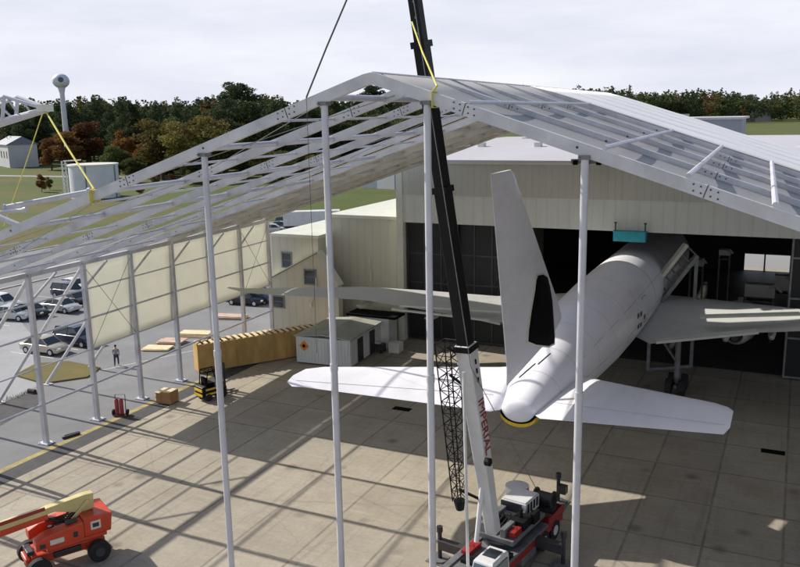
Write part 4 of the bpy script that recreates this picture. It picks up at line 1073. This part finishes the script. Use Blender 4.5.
tag(m_.build('steel_offcut', M['bolt']), 'dark steel offcut lying by the third wall column base', 'offcut')
for i, (px, py, sx, sy, h_, lab) in enumerate(((157, 349, 2.4, 1.4, .18, 'pale plywood sheets stacked flat outside the cream wall sheets'), (172, 343, 2.2, 1.5, .3, 'pinkish board stack next to the pale plywood sheets'), (196, 336, 3.0, 1.4, .35, 'timber boards heaped near the end of the plywood crate'), (232, 318, 3.2, 1.3, .3, 'long pale boards outside the wall near the annex'))):
    p = gnd(px, py); m_ = MB()
    for j_ in range(4): m_.box((p.x+random.uniform(-.15, .15), p.y+random.uniform(-.15, .15), h_*(j_+.5)/4+.0), (sx, sy, h_/4-.008), Matrix.Rotation(random.uniform(-.08, .08)+.3, 3, 'Z'))
    tag(m_.build('board_stack', M['slat'] if i % 2 == 0 else mat('pink_boards', (.5, .36, .3), .8)), lab, 'boards')
# drain covers on the apron
for px, py, lab in ((773, 452, 'black drain grate in the apron beyond the starboard tailplane tip'), (402, 409, 'black drain grate in the apron under the port tailplane')):
    p = gnd(px, py); m_ = MB(); m_.bx(p.x-.65, p.x+.65, p.y-.32, p.y+.32, 0, .012)
    for i in range(8): m_.bx(p.x-.6+i*.16, p.x-.54+i*.16, p.y-.28, p.y+.28, .013, .022)
    tag(m_.build('drain_grate', M['black']), lab, 'drain')

# ------------------------------------------------------------------ person
def skin_obj(name, verts, edges, radii, m_, parent=None, root=0):
    me = bpy.data.meshes.new(name); me.from_pydata(verts, edges, []); me.materials.append(m_)
    o = bpy.data.objects.new(name, me); C.objects.link(o)
    if parent: o.parent = parent
    o.modifiers.new('skin', 'SKIN').use_smooth_shade = True
    lay = me.skin_vertices[0] if me.skin_vertices else None
    if lay is None:
        bm = bmesh.new(); bm.from_mesh(me); bm.verts.layers.skin.verify(); bm.to_mesh(me); bm.free(); lay = me.skin_vertices[0]
    for i, r in enumerate(radii): lay.data[i].radius = (r, r) if not isinstance(r, tuple) else r; lay.data[i].use_root = (i == root)
    s_ = o.modifiers.new('sub', 'SUBSURF'); s_.levels = 1; s_.render_levels = 1
    return o
p = gnd(117, 366)
pe = thing('person', 'person in grey shirt and dark trousers walking outside the tent wall', 'person', (p.x, p.y, 0), .7)
V = [(0, 0, .95), (0, 0, 1.15), (0, .02, 1.4), (0, .02, 1.52), (0, .03, 1.63), (0, .04, 1.74),
     (.11, 0, .9), (.13, .16, .5), (.13, .1, .09), (.13, .26, .04), (-.11, 0, .9), (-.13, -.12, .5), (-.13, -.38, .14), (-.13, -.28, .04),
     (.2, .02, 1.42), (.25, -.1, 1.15), (.26, .02, .92), (.26, .06, .84), (-.2, .02, 1.42), (-.25, .12, 1.17), (-.24, .28, 1.0), (-.24, .34, .95)]
E = [(0, 1), (1, 2), (2, 3), (3, 4), (4, 5), (0, 6), (6, 7), (7, 8), (8, 9), (0, 10), (10, 11), (11, 12), (12, 13), (2, 14), (14, 15), (15, 16), (16, 17), (2, 18), (18, 19), (19, 20), (20, 21)]
Rr = [.14, .13, .15, .055, .085, .08, .09, .06, .04, .04, .09, .06, .04, .04, .055, .042, .032, .035, .055, .042, .032, .035]
skin_obj('body', V, E, Rr, M['skin'], pe)
sv = [0, 1, 2, 14, 15, 18, 19]; mp = {v: i for i, v in enumerate(sv)}
skin_obj('shirt', [V[i] for i in sv], [(mp[a_], mp[b2]) for a_, b2 in E if a_ in mp and b2 in mp], [Rr[i]+.02 for i in sv], M['shirt'], pe)
sv = [0, 6, 7, 8, 10, 11, 12]; mp = {v: i for i, v in enumerate(sv)}
skin_obj('trousers', [V[i] for i in sv], [(mp[a_], mp[b2]) for a_, b2 in E if a_ in mp and b2 in mp], [Rr[i]+.02 for i in sv], M['jeans'], pe)
w = MB(); w.tube([(0, .015, 1.66), (0, .02, 1.74), (0, .03, 1.81), (0, .03, 1.835)], [.08, .1, .075, .02], 12); w.build('hair', M['hair'], pe, smooth=True)

# ------------------------------------------------------------------ cars
def car_paint(name, col, metal=.3):
    return mat(name, col, .3, metal, .05, 1, coat=.5)
def make_car(suv=False, paint=None):
    """x axis forward; 4.5 m long"""
    root = thing('parked_car', 'x', 'car', (0, 0, 0))
    Hh = 1.45 if not suv else 1.75; belt = .92 if not suv else 1.05; Lh = 2.25; W = .88
    def sec(x, top, wd, z0=.28):
        return [(x, -wd, z0), (x, -wd*1.02, z0+.25), (x, -wd*.97, top-.06), (x, -wd*.88, top), (x, wd*.88, top), (x, wd*.97, top-.06), (x, wd*1.02, z0+.25), (x, wd, z0)]
    w = MB(); w.loft([sec(-Lh, belt*.72, W*.82, .38), sec(-Lh+.12, belt*.93, W*.94), sec(-1.5, belt, W), sec(0, belt, W), sec(.9, belt, W), sec(1.7, belt*.86, W*.97), sec(Lh-.15, belt*.72, W*.9), sec(Lh, belt*.6, W*.78, .38)])
    w.build('body', paint, root, smooth=True)
    w = MB(); rb = -1.95 if suv else -1.45
    base = [(rb-.25, belt-.02), (1.1, belt-.02), (.35, Hh-.05), (-.1, Hh), (rb+.45 if not suv else rb+.1, Hh-.04)]
    def g_(y, s_): return [(x, y*(1 if z < belt+.1 else s_), z) for x, z in base]
    w.loft([g_(-W*.9, .8), g_(W*.9, .8)]); w.build('windows', M['glass'], root)
    w = MB(); w.loft([[(x, y, z) for x, z in ((.42, Hh-.05), (-.1, Hh+.015), (base[4][0]-.05, Hh-.02), (base[4][0]-.05, Hh-.07), (.42, Hh-.1))] for y in (-W*.73, W*.73)])
    for sy in (-1, 1):
        for (a_, b2) in (((1.08, belt-.02), (.36, Hh-.06)), ((-.45, belt-.02), (-.4, Hh-.03)), ((rb-.2, belt), (base[4][0], Hh-.05))):
            w.bar((a_[0], sy*W*.905, a_[1]), (b2[0], sy*W*.73, b2[1]), .07, .05)
    w.build('roof', paint, root)
    for x in (-1.4, 1.4):
        for sy in (-1, 1):
            w = MB(); w.tube([(x, sy*(W-.18), .32), (x, sy*(W+.03), .32)], .33, 18); wh = w.build('wheel', M['rubber'], root)
            w = MB(); w.tube([(x, sy*(W+.032), .32), (x, sy*(W+.04), .32)], .2, 12); w.build('rim', M['alu_tube'], wh)
    for sy in (-1, 1):
        w = MB(); w.box((Lh-.06, sy*.6, .62), (.12, .34, .14)); w.build('headlight', M['lamp_glass'], root)
        w = MB(); w.box((-Lh+.05, sy*.62, .7), (.12, .3, .16)); w.build('taillight', M['lamp_red'], root)
    return root
paints = {'silver': car_paint('silver_paint', (.48, .49, .5), .4), 'white': car_paint('white_car_paint', (.7, .7, .7), 0), 'black': car_paint('black_car_paint', (.015, .016, .022)), 'navy': car_paint('navy_car_paint', (.02, .03, .07)), 'champagne': car_paint('champagne_paint', (.45, .4, .33), .4), 'red': car_paint('red_car_paint', (.35, .02, .03), 0), 'green': car_paint('green_car_paint', (.03, .09, .09), 0)}
protos = {}
def place_car(col, suv, x, y, rz, label, group):
    key = (col, suv)
    if key not in protos: o = make_car(suv, paints[col]); protos[key] = o
    else: o = copy_tree(protos[key])
    o.location = (x, y, -.012); o.rotation_euler = (0, 0, rz); o['label'] = label; o['category'] = 'car'; o['group'] = group
CG = 'cars in the car park'
CARS = [('champagne', 0, 46, 352, .05, 'champagne silver saloon car nearest the grass patch and white trailer'),
        ('navy', 1, 78, 344, 0, 'dark blue sport utility car half behind the first cream wall sheet'),
        ('silver', 0, 62, 311, .0, 'silver saloon car in front of the dark cars in the second row'),
        ('silver', 0, 13, 319, .2, 'silver saloon car in the second row at the far left edge'),
        ('white', 1, 3, 309, .1, 'white tall car just behind the silver saloon at the left edge'),
        ('black', 0, 75, 304, .0, 'black saloon car between the silver saloon and the white pickup row'),
        ('navy', 1, 70, 297, .0, 'dark tall car second from the back in the second row'),
        ('white', 0, 74, 290, .0, 'white saloon car at the back of the second row'),
        ('black', 0, 247, 304, .1, 'black saloon car seen under the wall sheets nearest the annex'),
        ('navy', 1, 257, 302, .1, 'dark tall car seen under the wall sheets beside a white car'),
        ('white', 0, 259, 299, .1, 'white car seen under the wall sheets against the annex corner'),
        ('black', 0, 30, 316, .1, 'dark car parked between the two silver saloons in the second row')]
for col, suv, px, py, rz, lab in CARS:
    p = gnd(px, py); place_car(col, suv, p.x, p.y, rz, lab, CG)
FC = [('green', 0, 281, 230, 'dark green car in the far row beyond the annex roof'), ('red', 0, 292, 229, 'red car in the far row beyond the annex roof'), ('black', 1, 287, 227, 'black tall car behind the red car in the far row'), ('white', 0, 301, 227, 'white car at the end of the far row beyond the annex roof'), ('silver', 0, 274, 233, 'silver car at the near end of the far row')]
for col, suv, px, py, lab in FC:
    p = gnd(px, py-1); place_car(col, suv, p.x, p.y, .5, lab, 'cars in the far row beyond the annex')
# white lorry beyond annex
p = gnd(318, 230)
o = thing('box_lorry', 'long white box lorry parked beyond the annex roof', 'lorry', (p.x, p.y, 0), .55)
w = MB(); w.bx(-6, 4, -1.2, 1.2, 1.0, 3.5); w.build('box_body', M['crane_white'], o, bev=.05)
w = MB(); w.bx(4.3, 6.2, -1.15, 1.15, .6, 2.8); w.build('cab', M['crane_white'], o, bev=.15)
w = MB(); w.bx(6.15, 6.23, -.95, .95, 1.6, 2.5); w.bx(4.9, 5.8, -1.165, 1.165, 1.6, 2.4); w.build('cab_glass', M['glass'], o)
w = MB(); w.bx(-6, 6, -.6, .6, .6, .99); w.build('chassis', M['bolt'], o)
for x in (-4.5, -3.2, 5.0):
    for sy in (-1, 1):
        w = MB(); w.tube([(x, sy*.85, .5), (x, sy*1.15, .5)], .5, 14); w.build('wheel', M['rubber'], o)

# ------------------------------------------------------------------ far buildings, tank, tower
p = gnd(96, 197)
o = thing('storage_tank', 'squat pale cylindrical storage tank with flat lid beyond the car park', 'tank', (p.x, p.y, 0))
w = MB(); w.tube([(0, 0, 0), (0, 0, 8.4)], 6.2, 40); w.build('shell', M['tank'], o, smooth=True)
w = MB(); w.tube([(0, 0, 8.4), (0, 0, 8.75)], [6.45, 6.35], 40); w.tube([(0, 0, 8.75), (0, 0, 9.0)], [6.3, .5], 40); w.build('lid', M['trim'], o, smooth=True)
w = MB()
for i in range(3):
    w = MB(); a_ = -2.4+i*1.3; w.bx(6.2*math.cos(a_)-.15, 6.2*math.cos(a_)+.15, 6.2*math.sin(a_)-.15, 6.2*math.sin(a_)+.15, 0, 8.6)
    w.build('shell_rib', M['winch'], o)
w = MB()
for dx in (-5.4, -6.6): w.tube([(dx, -4.2, 0), (dx, -4.2, 9.6)], .18, 8)
for i in range(8): w.tube([(-5.4, -4.2, 1+i*1.1), (-6.6, -4.2, 1+i*1.1)], .12, 6)
w.tube([(-6, -4.2, 9.6), (-1, -3, 9.9)], .15, 8); w.build('ladder_tower', M['tower'], o)
a_ = gnd(62, 143)
Yt = 262; base = atY(66, 133, Yt); ball = atY(59, 81, Yt); topp = atY(59, 73, Yt)
o = thing('water_tower', 'pale ball topped water tower on a slender stem above the woods', 'water tower', (base.x, Yt, 0))
R_b = 3.5; zc = ball.z
w = MB(); pts = []; rs = []
for i in range(13):
    t = -PI/2+.28+(PI-.28)*i/12; pts.append((0, 0, zc+R_b*.88*math.sin(t))); rs.append(max(.1, R_b*math.cos(t)))
w.tube(pts, rs, 28); w.build('tank_ball', M['tower'], o, smooth=True)
w = MB(); w.tube([(0, 0, 0), (0, 0, 4), (0, 0, zc-R_b*1.5), (0, 0, zc-R_b*.75)], [1.9, 1.25, 1.0, 1.6], 20); w.build('stem', M['tower'], o, smooth=True)
dc = Vector((-base.x, -Yt, 0)).normalized()
w = MB(); c0_ = Vector((0, 0, zc+.4))+dc*(R_b-.15)
w.tube([c0_-dc*.3, c0_+dc*.2], 1.1, 14); w.build('emblem', M['navy'] if 'navy' in M else paints['navy'], o)
# white house far left
p = gnd(18, 166)
o = thing('white_house', 'white house with blue grey roof at the edge of the woods', 'house', (p.x, p.y, 0), -.5)
w = MB(); w.bx(-12, 14, -6, 6, 0, 10); w.build('wall', M['shed_white'], o)
w = MB(); w.loft([[(x, -6.8, 10), (x, 6.8, 10), (x, 0, 13.5)] for x in (-12.5, 14.5)]); w.build('roof', mat('slate_roof', (.16, .19, .26), .6), o)
for x in (-8, -2, 4, 10):
    w = MB(); w.bx(x-1, x+1, -6.05, -6.0, 4, 7); w.build('window', M['glass'], o)
p = gnd(380, 195)
o = thing('blue_grey_building', 'blue grey industrial building beyond the grass behind the tent', 'building', (p.x, p.y+14, 0), -.2)
w = MB(); w.bx(-14, 26, 0, 18, 0, 7.6); w.build('wall', mat('blue_cladding', (.25, .30, .38), .6, 0, .1, .2), o)
w = MB(); w.bx(-14.4, 26.4, -.4, 18.4, 7.6, 8.2); w.build('roof', M['trim'], o)
for xx in (-9, 4):
    w = MB(); w.bx(xx, xx+6, -.06, -.002, 0, 5); w.build('shutter', M['shed_white'], o)
# white terminal on the right horizon
Yb_ = 330
a_ = atY(660, 119, Yb_); b2 = atY(742, 117.5, Yb_)
o = thing('far_white_hangar', 'distant flat white roofed hangar beside the grass airfield', 'building', ((a_.x+b2.x)/2, Yb_, 0))
hw = (b2.x-a_.x)/2
w = MB(); w.bx(-hw, hw, 0, 26, 0, b2.z-.6); w.build('wall', mat('far_hangar_wall', (.28, .30, .36), .6, 0, .1, .1), o)
w = MB(); w.bx(-hw-.5, hw+.5, -.5, 40, b2.z-.6, b2.z+.2); w.build('roof', M['roof_white'], o)
w = MB(); w.bx(-hw+4, -hw+16, -.08, -.002, 0, b2.z*.6); w.bx(hw-16, hw-5, -.08, -.002, 0, b2.z*.6); w.build('door', M['steel_dark'], o)
# small white buildings before the right wood
for px, wd, hh_, lab in ((676, 14, 8, 'tiny white house before the right hand wood'), (752, 22, 9, 'pale farm building before the right hand wood near the frame edge'), (763, 10, 12, 'narrow white building before the right hand wood')):
    p = gnd(px, 124.5 if px < 700 else 121.5)
    o = thing('far_house', lab, 'house', (p.x, p.y, 0)); w = MB(); w.bx(-wd, wd, 0, 14, 0, hh_); w.build('wall', M['shed_white'], o)
    w = MB(); w.loft([[(x, -1, hh_), (x, 15, hh_), (x, 7, hh_+5)] for x in (-wd-1, wd+1)]); w.build('roof', M['winch'], o)

# ------------------------------------------------------------------ trees
def clump_mesh(name, crown, n_leaf, leaf, seed, stuff_pts=None):
    """crown: list of (cx,cy,cz,rx,ry,rz) ellipsoids; leaves as small bent quads through the volume"""
    rnd = random.Random(seed); vs = []; fs = []
    tot = sum((c[3]*c[4]*c[5])**.667 for c in crown)
    for c in crown:
        k_ = max(4, int(n_leaf*(c[3]*c[4]*c[5])**.667/tot))
        for _ in range(k_):
            u = rnd.uniform(-1, 1); a = rnd.uniform(0, 2*PI); r = rnd.uniform(.35, 1)**.6; s_ = math.sqrt(1-u*u)
            wob = 1+.22*math.sin(a*3+c[0])+.18*math.sin(u*5+a*2+c[1])
            px_, py_, pz_ = c[0]+c[3]*r*s_*math.cos(a)*wob, c[1]+c[4]*r*s_*math.sin(a)*wob, c[2]+c[5]*r*u
            L_1 = leaf*rnd.uniform(.55, 1.4); th = rnd.uniform(0, 2*PI); ph = rnd.uniform(-.9, .9)
            d1 = Vector((math.cos(th)*math.cos(ph), math.sin(th)*math.cos(ph), math.sin(ph)))
            d2 = d1.cross(Vector((rnd.uniform(-1, 1), rnd.uniform(-1, 1), rnd.uniform(-1, 1)))).normalized()
            P_ = Vector((px_, py_, pz_)); i0 = len(vs)
            vs += [P_-d1*L_1*.5, P_+d2*L_1*.38, P_+d1*L_1*.5+Vector((0, 0, -.12*L_1)), P_-d2*L_1*.38]; fs.append((i0, i0+1, i0+2, i0+3))
    me = bpy.data.meshes.new(name); me.from_pydata(vs, [], fs); me.update(); return me
def crown_of(kind, h, rnd):
    cs = []
    if kind == 'pine':
        n = 12
        for i in range(n):
            t = i/(n-1); z = h*(.16+.79*t); rad = h*(.2*(1-t)**.5+.05)
            for _ in range(3):
                a = rnd.uniform(0, 2*PI); q = rnd.uniform(.2, .8)*rad
                cs.append((q*math.cos(a), q*math.sin(a), z+rnd.uniform(-.03, .03)*h, rad*rnd.uniform(.4, .7), rad*rnd.uniform(.4, .7), h*rnd.uniform(.04, .07)))
    elif kind == 'umbrella':
        for _ in range(12):
            a = rnd.uniform(0, 2*PI); q = rnd.uniform(0, .17)*h
            cs.append((q*math.cos(a), q*math.sin(a), h*rnd.uniform(.84, .97), h*rnd.uniform(.05, .1), h*rnd.uniform(.05, .1), h*rnd.uniform(.03, .055)))
        for _ in range(16):
            a = rnd.uniform(0, 2*PI); q = rnd.uniform(.03, .24)*h
            cs.append((q*math.cos(a), q*math.sin(a), h*rnd.uniform(.4, .86), h*.09, h*.09, h*.04))
    else:
        for _ in range(26):
            a = rnd.uniform(0, 2*PI); u = rnd.uniform(-1, 1); s_ = math.sqrt(1-u*u); q = rnd.uniform(.35, .9)
            cs.append((q*h*.27*s_*math.cos(a), q*h*.27*s_*math.sin(a), h*.52+q*u*h*.42, h*rnd.uniform(.09, .15), h*rnd.uniform(.09, .15), h*rnd.uniform(.07, .11)))
    return cs
def make_tree(name, kind, h, lm, seed, n_leaf=9000, leaf=.68):
    rnd = random.Random(seed); cs = crown_of(kind, h, rnd)
    root = thing(name, 'x', 'tree', (0, 0, 0))
    w = MB(); w.tube([(0, 0, 0), (.1, 0, h*.3), (rnd.uniform(-.4, .4), rnd.uniform(-.4, .4), h*.6), (rnd.uniform(-.5, .5), 0, h*.92)], [h*.022, h*.016, h*.011, h*.003], 8)
    for _ in range(10):
        c = rnd.choice(cs); z = c[2]-abs(c[0])*.3-.5
        w.tube([(0, 0, min(z, h*.85)-h*.04), (c[0]*.5, c[1]*.5, c[2]-.6), (c[0], c[1], c[2])], [h*.007, h*.005, h*.002], 5)
    w.build('trunk', M['bark'], root, smooth=True)
    me = clump_mesh('crown', cs, n_leaf, leaf, seed); me.materials.append(lm)
    o = bpy.data.objects.new('crown', me); C.objects.link(o); o.parent = root
    return root
TP = {'pine_a': ('pine_tree', 'pine', 30, 'leaf_pine'), 'pine_b': ('pine_tree', 'pine', 30, 'leaf_pine'), 'green_a': ('broadleaf_tree', 'round', 24, 'leaf_green'), 'green_b': ('broadleaf_tree', 'round', 24, 'leaf_green'),
      'olive_a': ('broadleaf_tree', 'round', 24, 'leaf_olive'), 'orange_a': ('autumn_tree', 'round', 20, 'leaf_orange'), 'rust_a': ('autumn_tree', 'round', 20, 'leaf_rust'), 'umb': ('umbrella_pine', 'umbrella', 34, 'leaf_pine')}
tproto = {}
GRP = {'pine': ('tall dark green pine standing among the other pines of the wood', 'dark pines at the front of the wood'), 'green': ('green broadleaf tree standing among the pines of the wood', 'green trees at the front of the wood'),
       'olive': ('olive yellow broadleaf tree in the front of the wood', 'olive trees at the front of the wood'), 'orange': ('orange autumn tree in the front of the wood', 'orange trees at the wood edge'), 'rust': ('rusty brown autumn tree in the front of the wood', 'rust trees at the wood edge')}
def place_tree(key, x, y, s_, rz, label=None, group=None, sz=None):
    if key not in tproto:
        nm, kd, h, lm = TP[key]; tproto[key] = o = make_tree(nm, kd, h, M[lm], hash(key) % 1000 if False else sum(map(ord, key)))
    else: o = copy_tree(tproto[key])
    o.location = (x, y, -.05); o.rotation_euler = (0, 0, rz); o.scale = (s_, s_, sz or s_)
    if label is None: label, group = GRP[key.split('_')[0]]
    o['label'] = label; o['category'] = 'tree'
    if group: o['group'] = group
def tree_at(key, px, pybase, pytop, wide=1., label=None, group=None):
    p = gnd(px, pybase); h0 = TP[key][2]; top = atY(px, pytop, p.y); s_ = top.z/h0
    place_tree(key, p.x, p.y, s_*wide, random.uniform(0, 6), label, group, sz=s_)
# distinct ones
tree_at('rust_a', 69, 170, 127, 1.35, 'rusty orange tree standing behind the storage tank, left of the browner one')
tree_at('rust_a', 88, 168, 117, 1.35, 'broad brown autumn tree directly behind the storage tank')
tree_at('rust_a', 52, 170, 134, 1.1, 'reddish tree beside the white house at the wood edge')
tree_at('orange_a', 126, 174, 125, 1.0, 'bright orange slender tree at the wood edge right of the tank')
tree_at('rust_a', 146, 178, 140, 1.2, 'small dull orange tree right of the bright orange one')
tree_at('olive_a', 163, 180, 112, 1.35, 'big olive yellow tree in front of the dark pines')
tree_at('olive_a', 186, 182, 114, 1.3, 'olive tree behind the roof frame, second from the orange tree')
tree_at('olive_a', 218, 180, 108, 1.4, 'broad olive tree under the flat topped pine')
tree_at('umb', 240, 172, 82, 1.15, 'tall flat topped pine rising highest above the wood')
tree_at('umb', 375, 150, 84, 1.0, 'flat topped pine seen just under the ridge of the frame')
tree_at('pine_b', 105, 150, 96, 1.2, 'pointed dark pine standing proud of the wood above the tank')
rnd = random.Random(3)
# front belt of individual trees
for i in range(72):
    px = -40+i*6.4+rnd.uniform(-3, 3)
    base = 161+rnd.uniform(-4, 5)+(8 if 120 < px < 300 else 0); key = rnd.choice(['pine_a', 'pine_b', 'green_a', 'green_b', 'pine_a', 'pine_b', 'olive_a', 'rust_a' if px < 200 else 'olive_a'])
    tp_ = 101+rnd.uniform(-6, 12)+(6 if key[0] in 'or' else 0)+(16 if key[:3] in ('rus', 'oli') else 0)
    tree_at(key, px, base, tp_, rnd.uniform(.95, 1.35))
# small bare shrubs on the grass near the tank
for i, (px, py, t) in enumerate(((42, 192, 172), (50, 190, 175), (140, 196, 178), (156, 190, 170), (172, 188, 172), (190, 186, 168), (205, 186, 170))):
    tree_at('olive_a' if i % 2 else 'rust_a', px, py, t, .9, ['thin bare shrub on the grass left of the tank', 'second thin shrub on the grass left of the tank, nearer it', 'low rusty bush right of the tank on the grass', 'olive bush right of the low rusty bush', 'rusty bush behind the second rafter', 'olive bush behind the frame near the first front post', 'rusty bush behind the first front post of the gable'][i])
for i in range(22):
    px = 118+i*11+random.uniform(-4, 4); key = ['green_a', 'olive_a', 'green_b', 'olive_a', 'rust_a'][i % 5]
    p = gnd(px, 181+random.uniform(-5, 3)); h0 = TP[key][2]; s_ = random.uniform(7, 13)/h0
    place_tree(key, p.x, p.y, s_*1.5, random.uniform(0, 6), {'g': 'low green bush in the scrub before the wood', 'o': 'low olive bush in the scrub before the wood', 'r': 'low brown bush in the scrub before the wood'}[key[0]], 'scrub bushes before the wood', sz=s_)
# the wood behind: one mass
def wood(name, pts, hts, lm, seed, n_leaf, leaf, label):
    rn = random.Random(seed); vs = []; fs = []; meshes = []
    var = []
    for v_ in range(5):
        kd = 'pine' if v_ < 3 else 'round'
        me = clump_mesh('tmp', crown_of(kd, 1.0, rn), n_leaf, leaf, seed+v_); var.append(([tuple(v.co) for v in me.vertices], [tuple(p.vertices) for p in me.polygons])); bpy.data.meshes.remove(me)
    mi = []
    for (x, y), h in zip(pts, hts):
        vv, ff = rn.choice(var); a = rn.uniform(0, 6.28); c, s_ = math.cos(a), math.sin(a); n = len(vs); wd = rn.uniform(.9, 1.4)
        vs += [(x+(v[0]*c-v[1]*s_)*h*wd, y+(v[0]*s_+v[1]*c)*h*wd, v[2]*h) for v in vv]; fs += [tuple(i+n for i in f) for f in ff]
        mi += [rn.choices(range(len(lm)), [7, 3, 1.2, .25][:len(lm)])[0]]*len(ff)
    me = bpy.data.meshes.new(name); me.from_pydata(vs, [], fs)
    for q in lm: me.materials.append(q)
    me.polygons.foreach_set('material_index', mi); me.update()
    o = bpy.data.objects.new(name, me); C.objects.link(o); tag(o, label, 'wood', kind='stuff')
rn = random.Random(11); pts = []; hts = []
for i in range(420):
    px = rn.uniform(-70, 470); py = rn.uniform(138, 157); p = gnd(px, py); pts.append((p.x, p.y))
    top = atY(px, 99.5+2.5*math.sin(px*.045)+rn.gauss(0, 2.6)-(.008*(px-200)), p.y).z; hts.append(top)
wood('left_wood', pts, hts, [M['leaf_pine'], M['leaf_green'], M['leaf_olive'], M['leaf_rust']], 21, 850, .05, 'dense mixed autumn wood behind the airfield on the left')
pts = []; hts = []
for i in range(380):
    px = rn.uniform(430, 860); hz = 113.6-.0193*(px-400); py = hz+14.5+rn.uniform(-2.5, 1.5); p = gnd(px, py); pts.append((p.x, p.y))
    hts.append(atY(px, 91+(px-600)*.02+1.6*math.sin(px*.06)+rn.gauss(0, 2.4), p.y).z)
wood('right_wood', pts, hts, [M['leaf_pine'], M['leaf_green'], M['leaf_olive'], M['leaf_rust']], 31, 480, .06, 'long distant line of dark trees on the horizon at the right')

# ------------------------------------------------------------------ light, world, camera
SUNV = Vector((-1.4, .12, 1.0)).normalized()
sun = bpy.data.lights.new('sun', 'SUN'); sun.energy = 4.6; sun.angle = math.radians(.6); sun.color = (1, .93, .82)
so = bpy.data.objects.new('sun', sun); C.objects.link(so); so.rotation_euler = SUNV.to_track_quat('Z', 'Y').to_euler()
sc = bpy.context.scene
wd = bpy.data.worlds.new('World'); sc.world = wd; wd.use_nodes = True; nt = wd.node_tree
bg = nt.nodes['Background']; bg.inputs[1].default_value = .1
sk = nt.nodes.new('ShaderNodeTexSky'); sk.sky_type = 'NISHITA'; sk.sun_disc = False
sk.sun_elevation = math.asin(SUNV.z); sk.sun_rotation = math.atan2(SUNV.x, SUNV.y); sk.altitude = 50; sk.dust_density = 2.0
tc = nt.nodes.new('ShaderNodeTexCoord'); sp = nt.nodes.new('ShaderNodeSeparateXYZ'); nt.links.new(tc.outputs['Generated'], sp.inputs[0])
# thin high cloud, thickest towards the horizon
n1 = nt.nodes.new('ShaderNodeTexNoise'); n1.inputs['Scale'].default_value = 3.0; n1.inputs['Detail'].default_value = 7; n1.inputs['Roughness'].default_value = .6
mp_ = nt.nodes.new('ShaderNodeMapping'); mp_.inputs['Scale'].default_value = (1, 1, 5.0); nt.links.new(tc.outputs['Generated'], mp_.inputs[0]); nt.links.new(mp_.outputs[0], n1.inputs['Vector'])
cloud = mixc(nt, ramp(nt, n1.outputs['Fac'], .3, .7), (6.0, 6.3, 7.4), (8.0, 8.1, 8.6))
fac = ramp(nt, sp.outputs[2], .15, .44, .97, .05)
colr = mixc(nt, fac, sk.outputs[0], cloud)
nt.links.new(colr, bg.inputs[0])
cam = bpy.data.cameras.new('camera'); co = bpy.data.objects.new('camera', cam); C.objects.link(co)
cam.sensor_width = 36; cam.lens = F/800*36; cam.clip_end = 20000; cam.clip_start = .1
m3 = Matrix((MR[0], tuple(-v for v in MR[1]), tuple(-v for v in MR[2]))).transposed()
# re-orthonormalise
qt = m3.to_quaternion(); co.rotation_mode = 'QUATERNION'; co.rotation_quaternion = qt; co.location = (0, 0, H)
sc.camera = co
vs_ = sc.view_settings; vs_.view_transform = 'Standard'; vs_.look = 'None'; vs_.gamma = 1; vs_.exposure = .27; vs_.use_curve_mapping = False
sc.cycles.max_bounces = 6
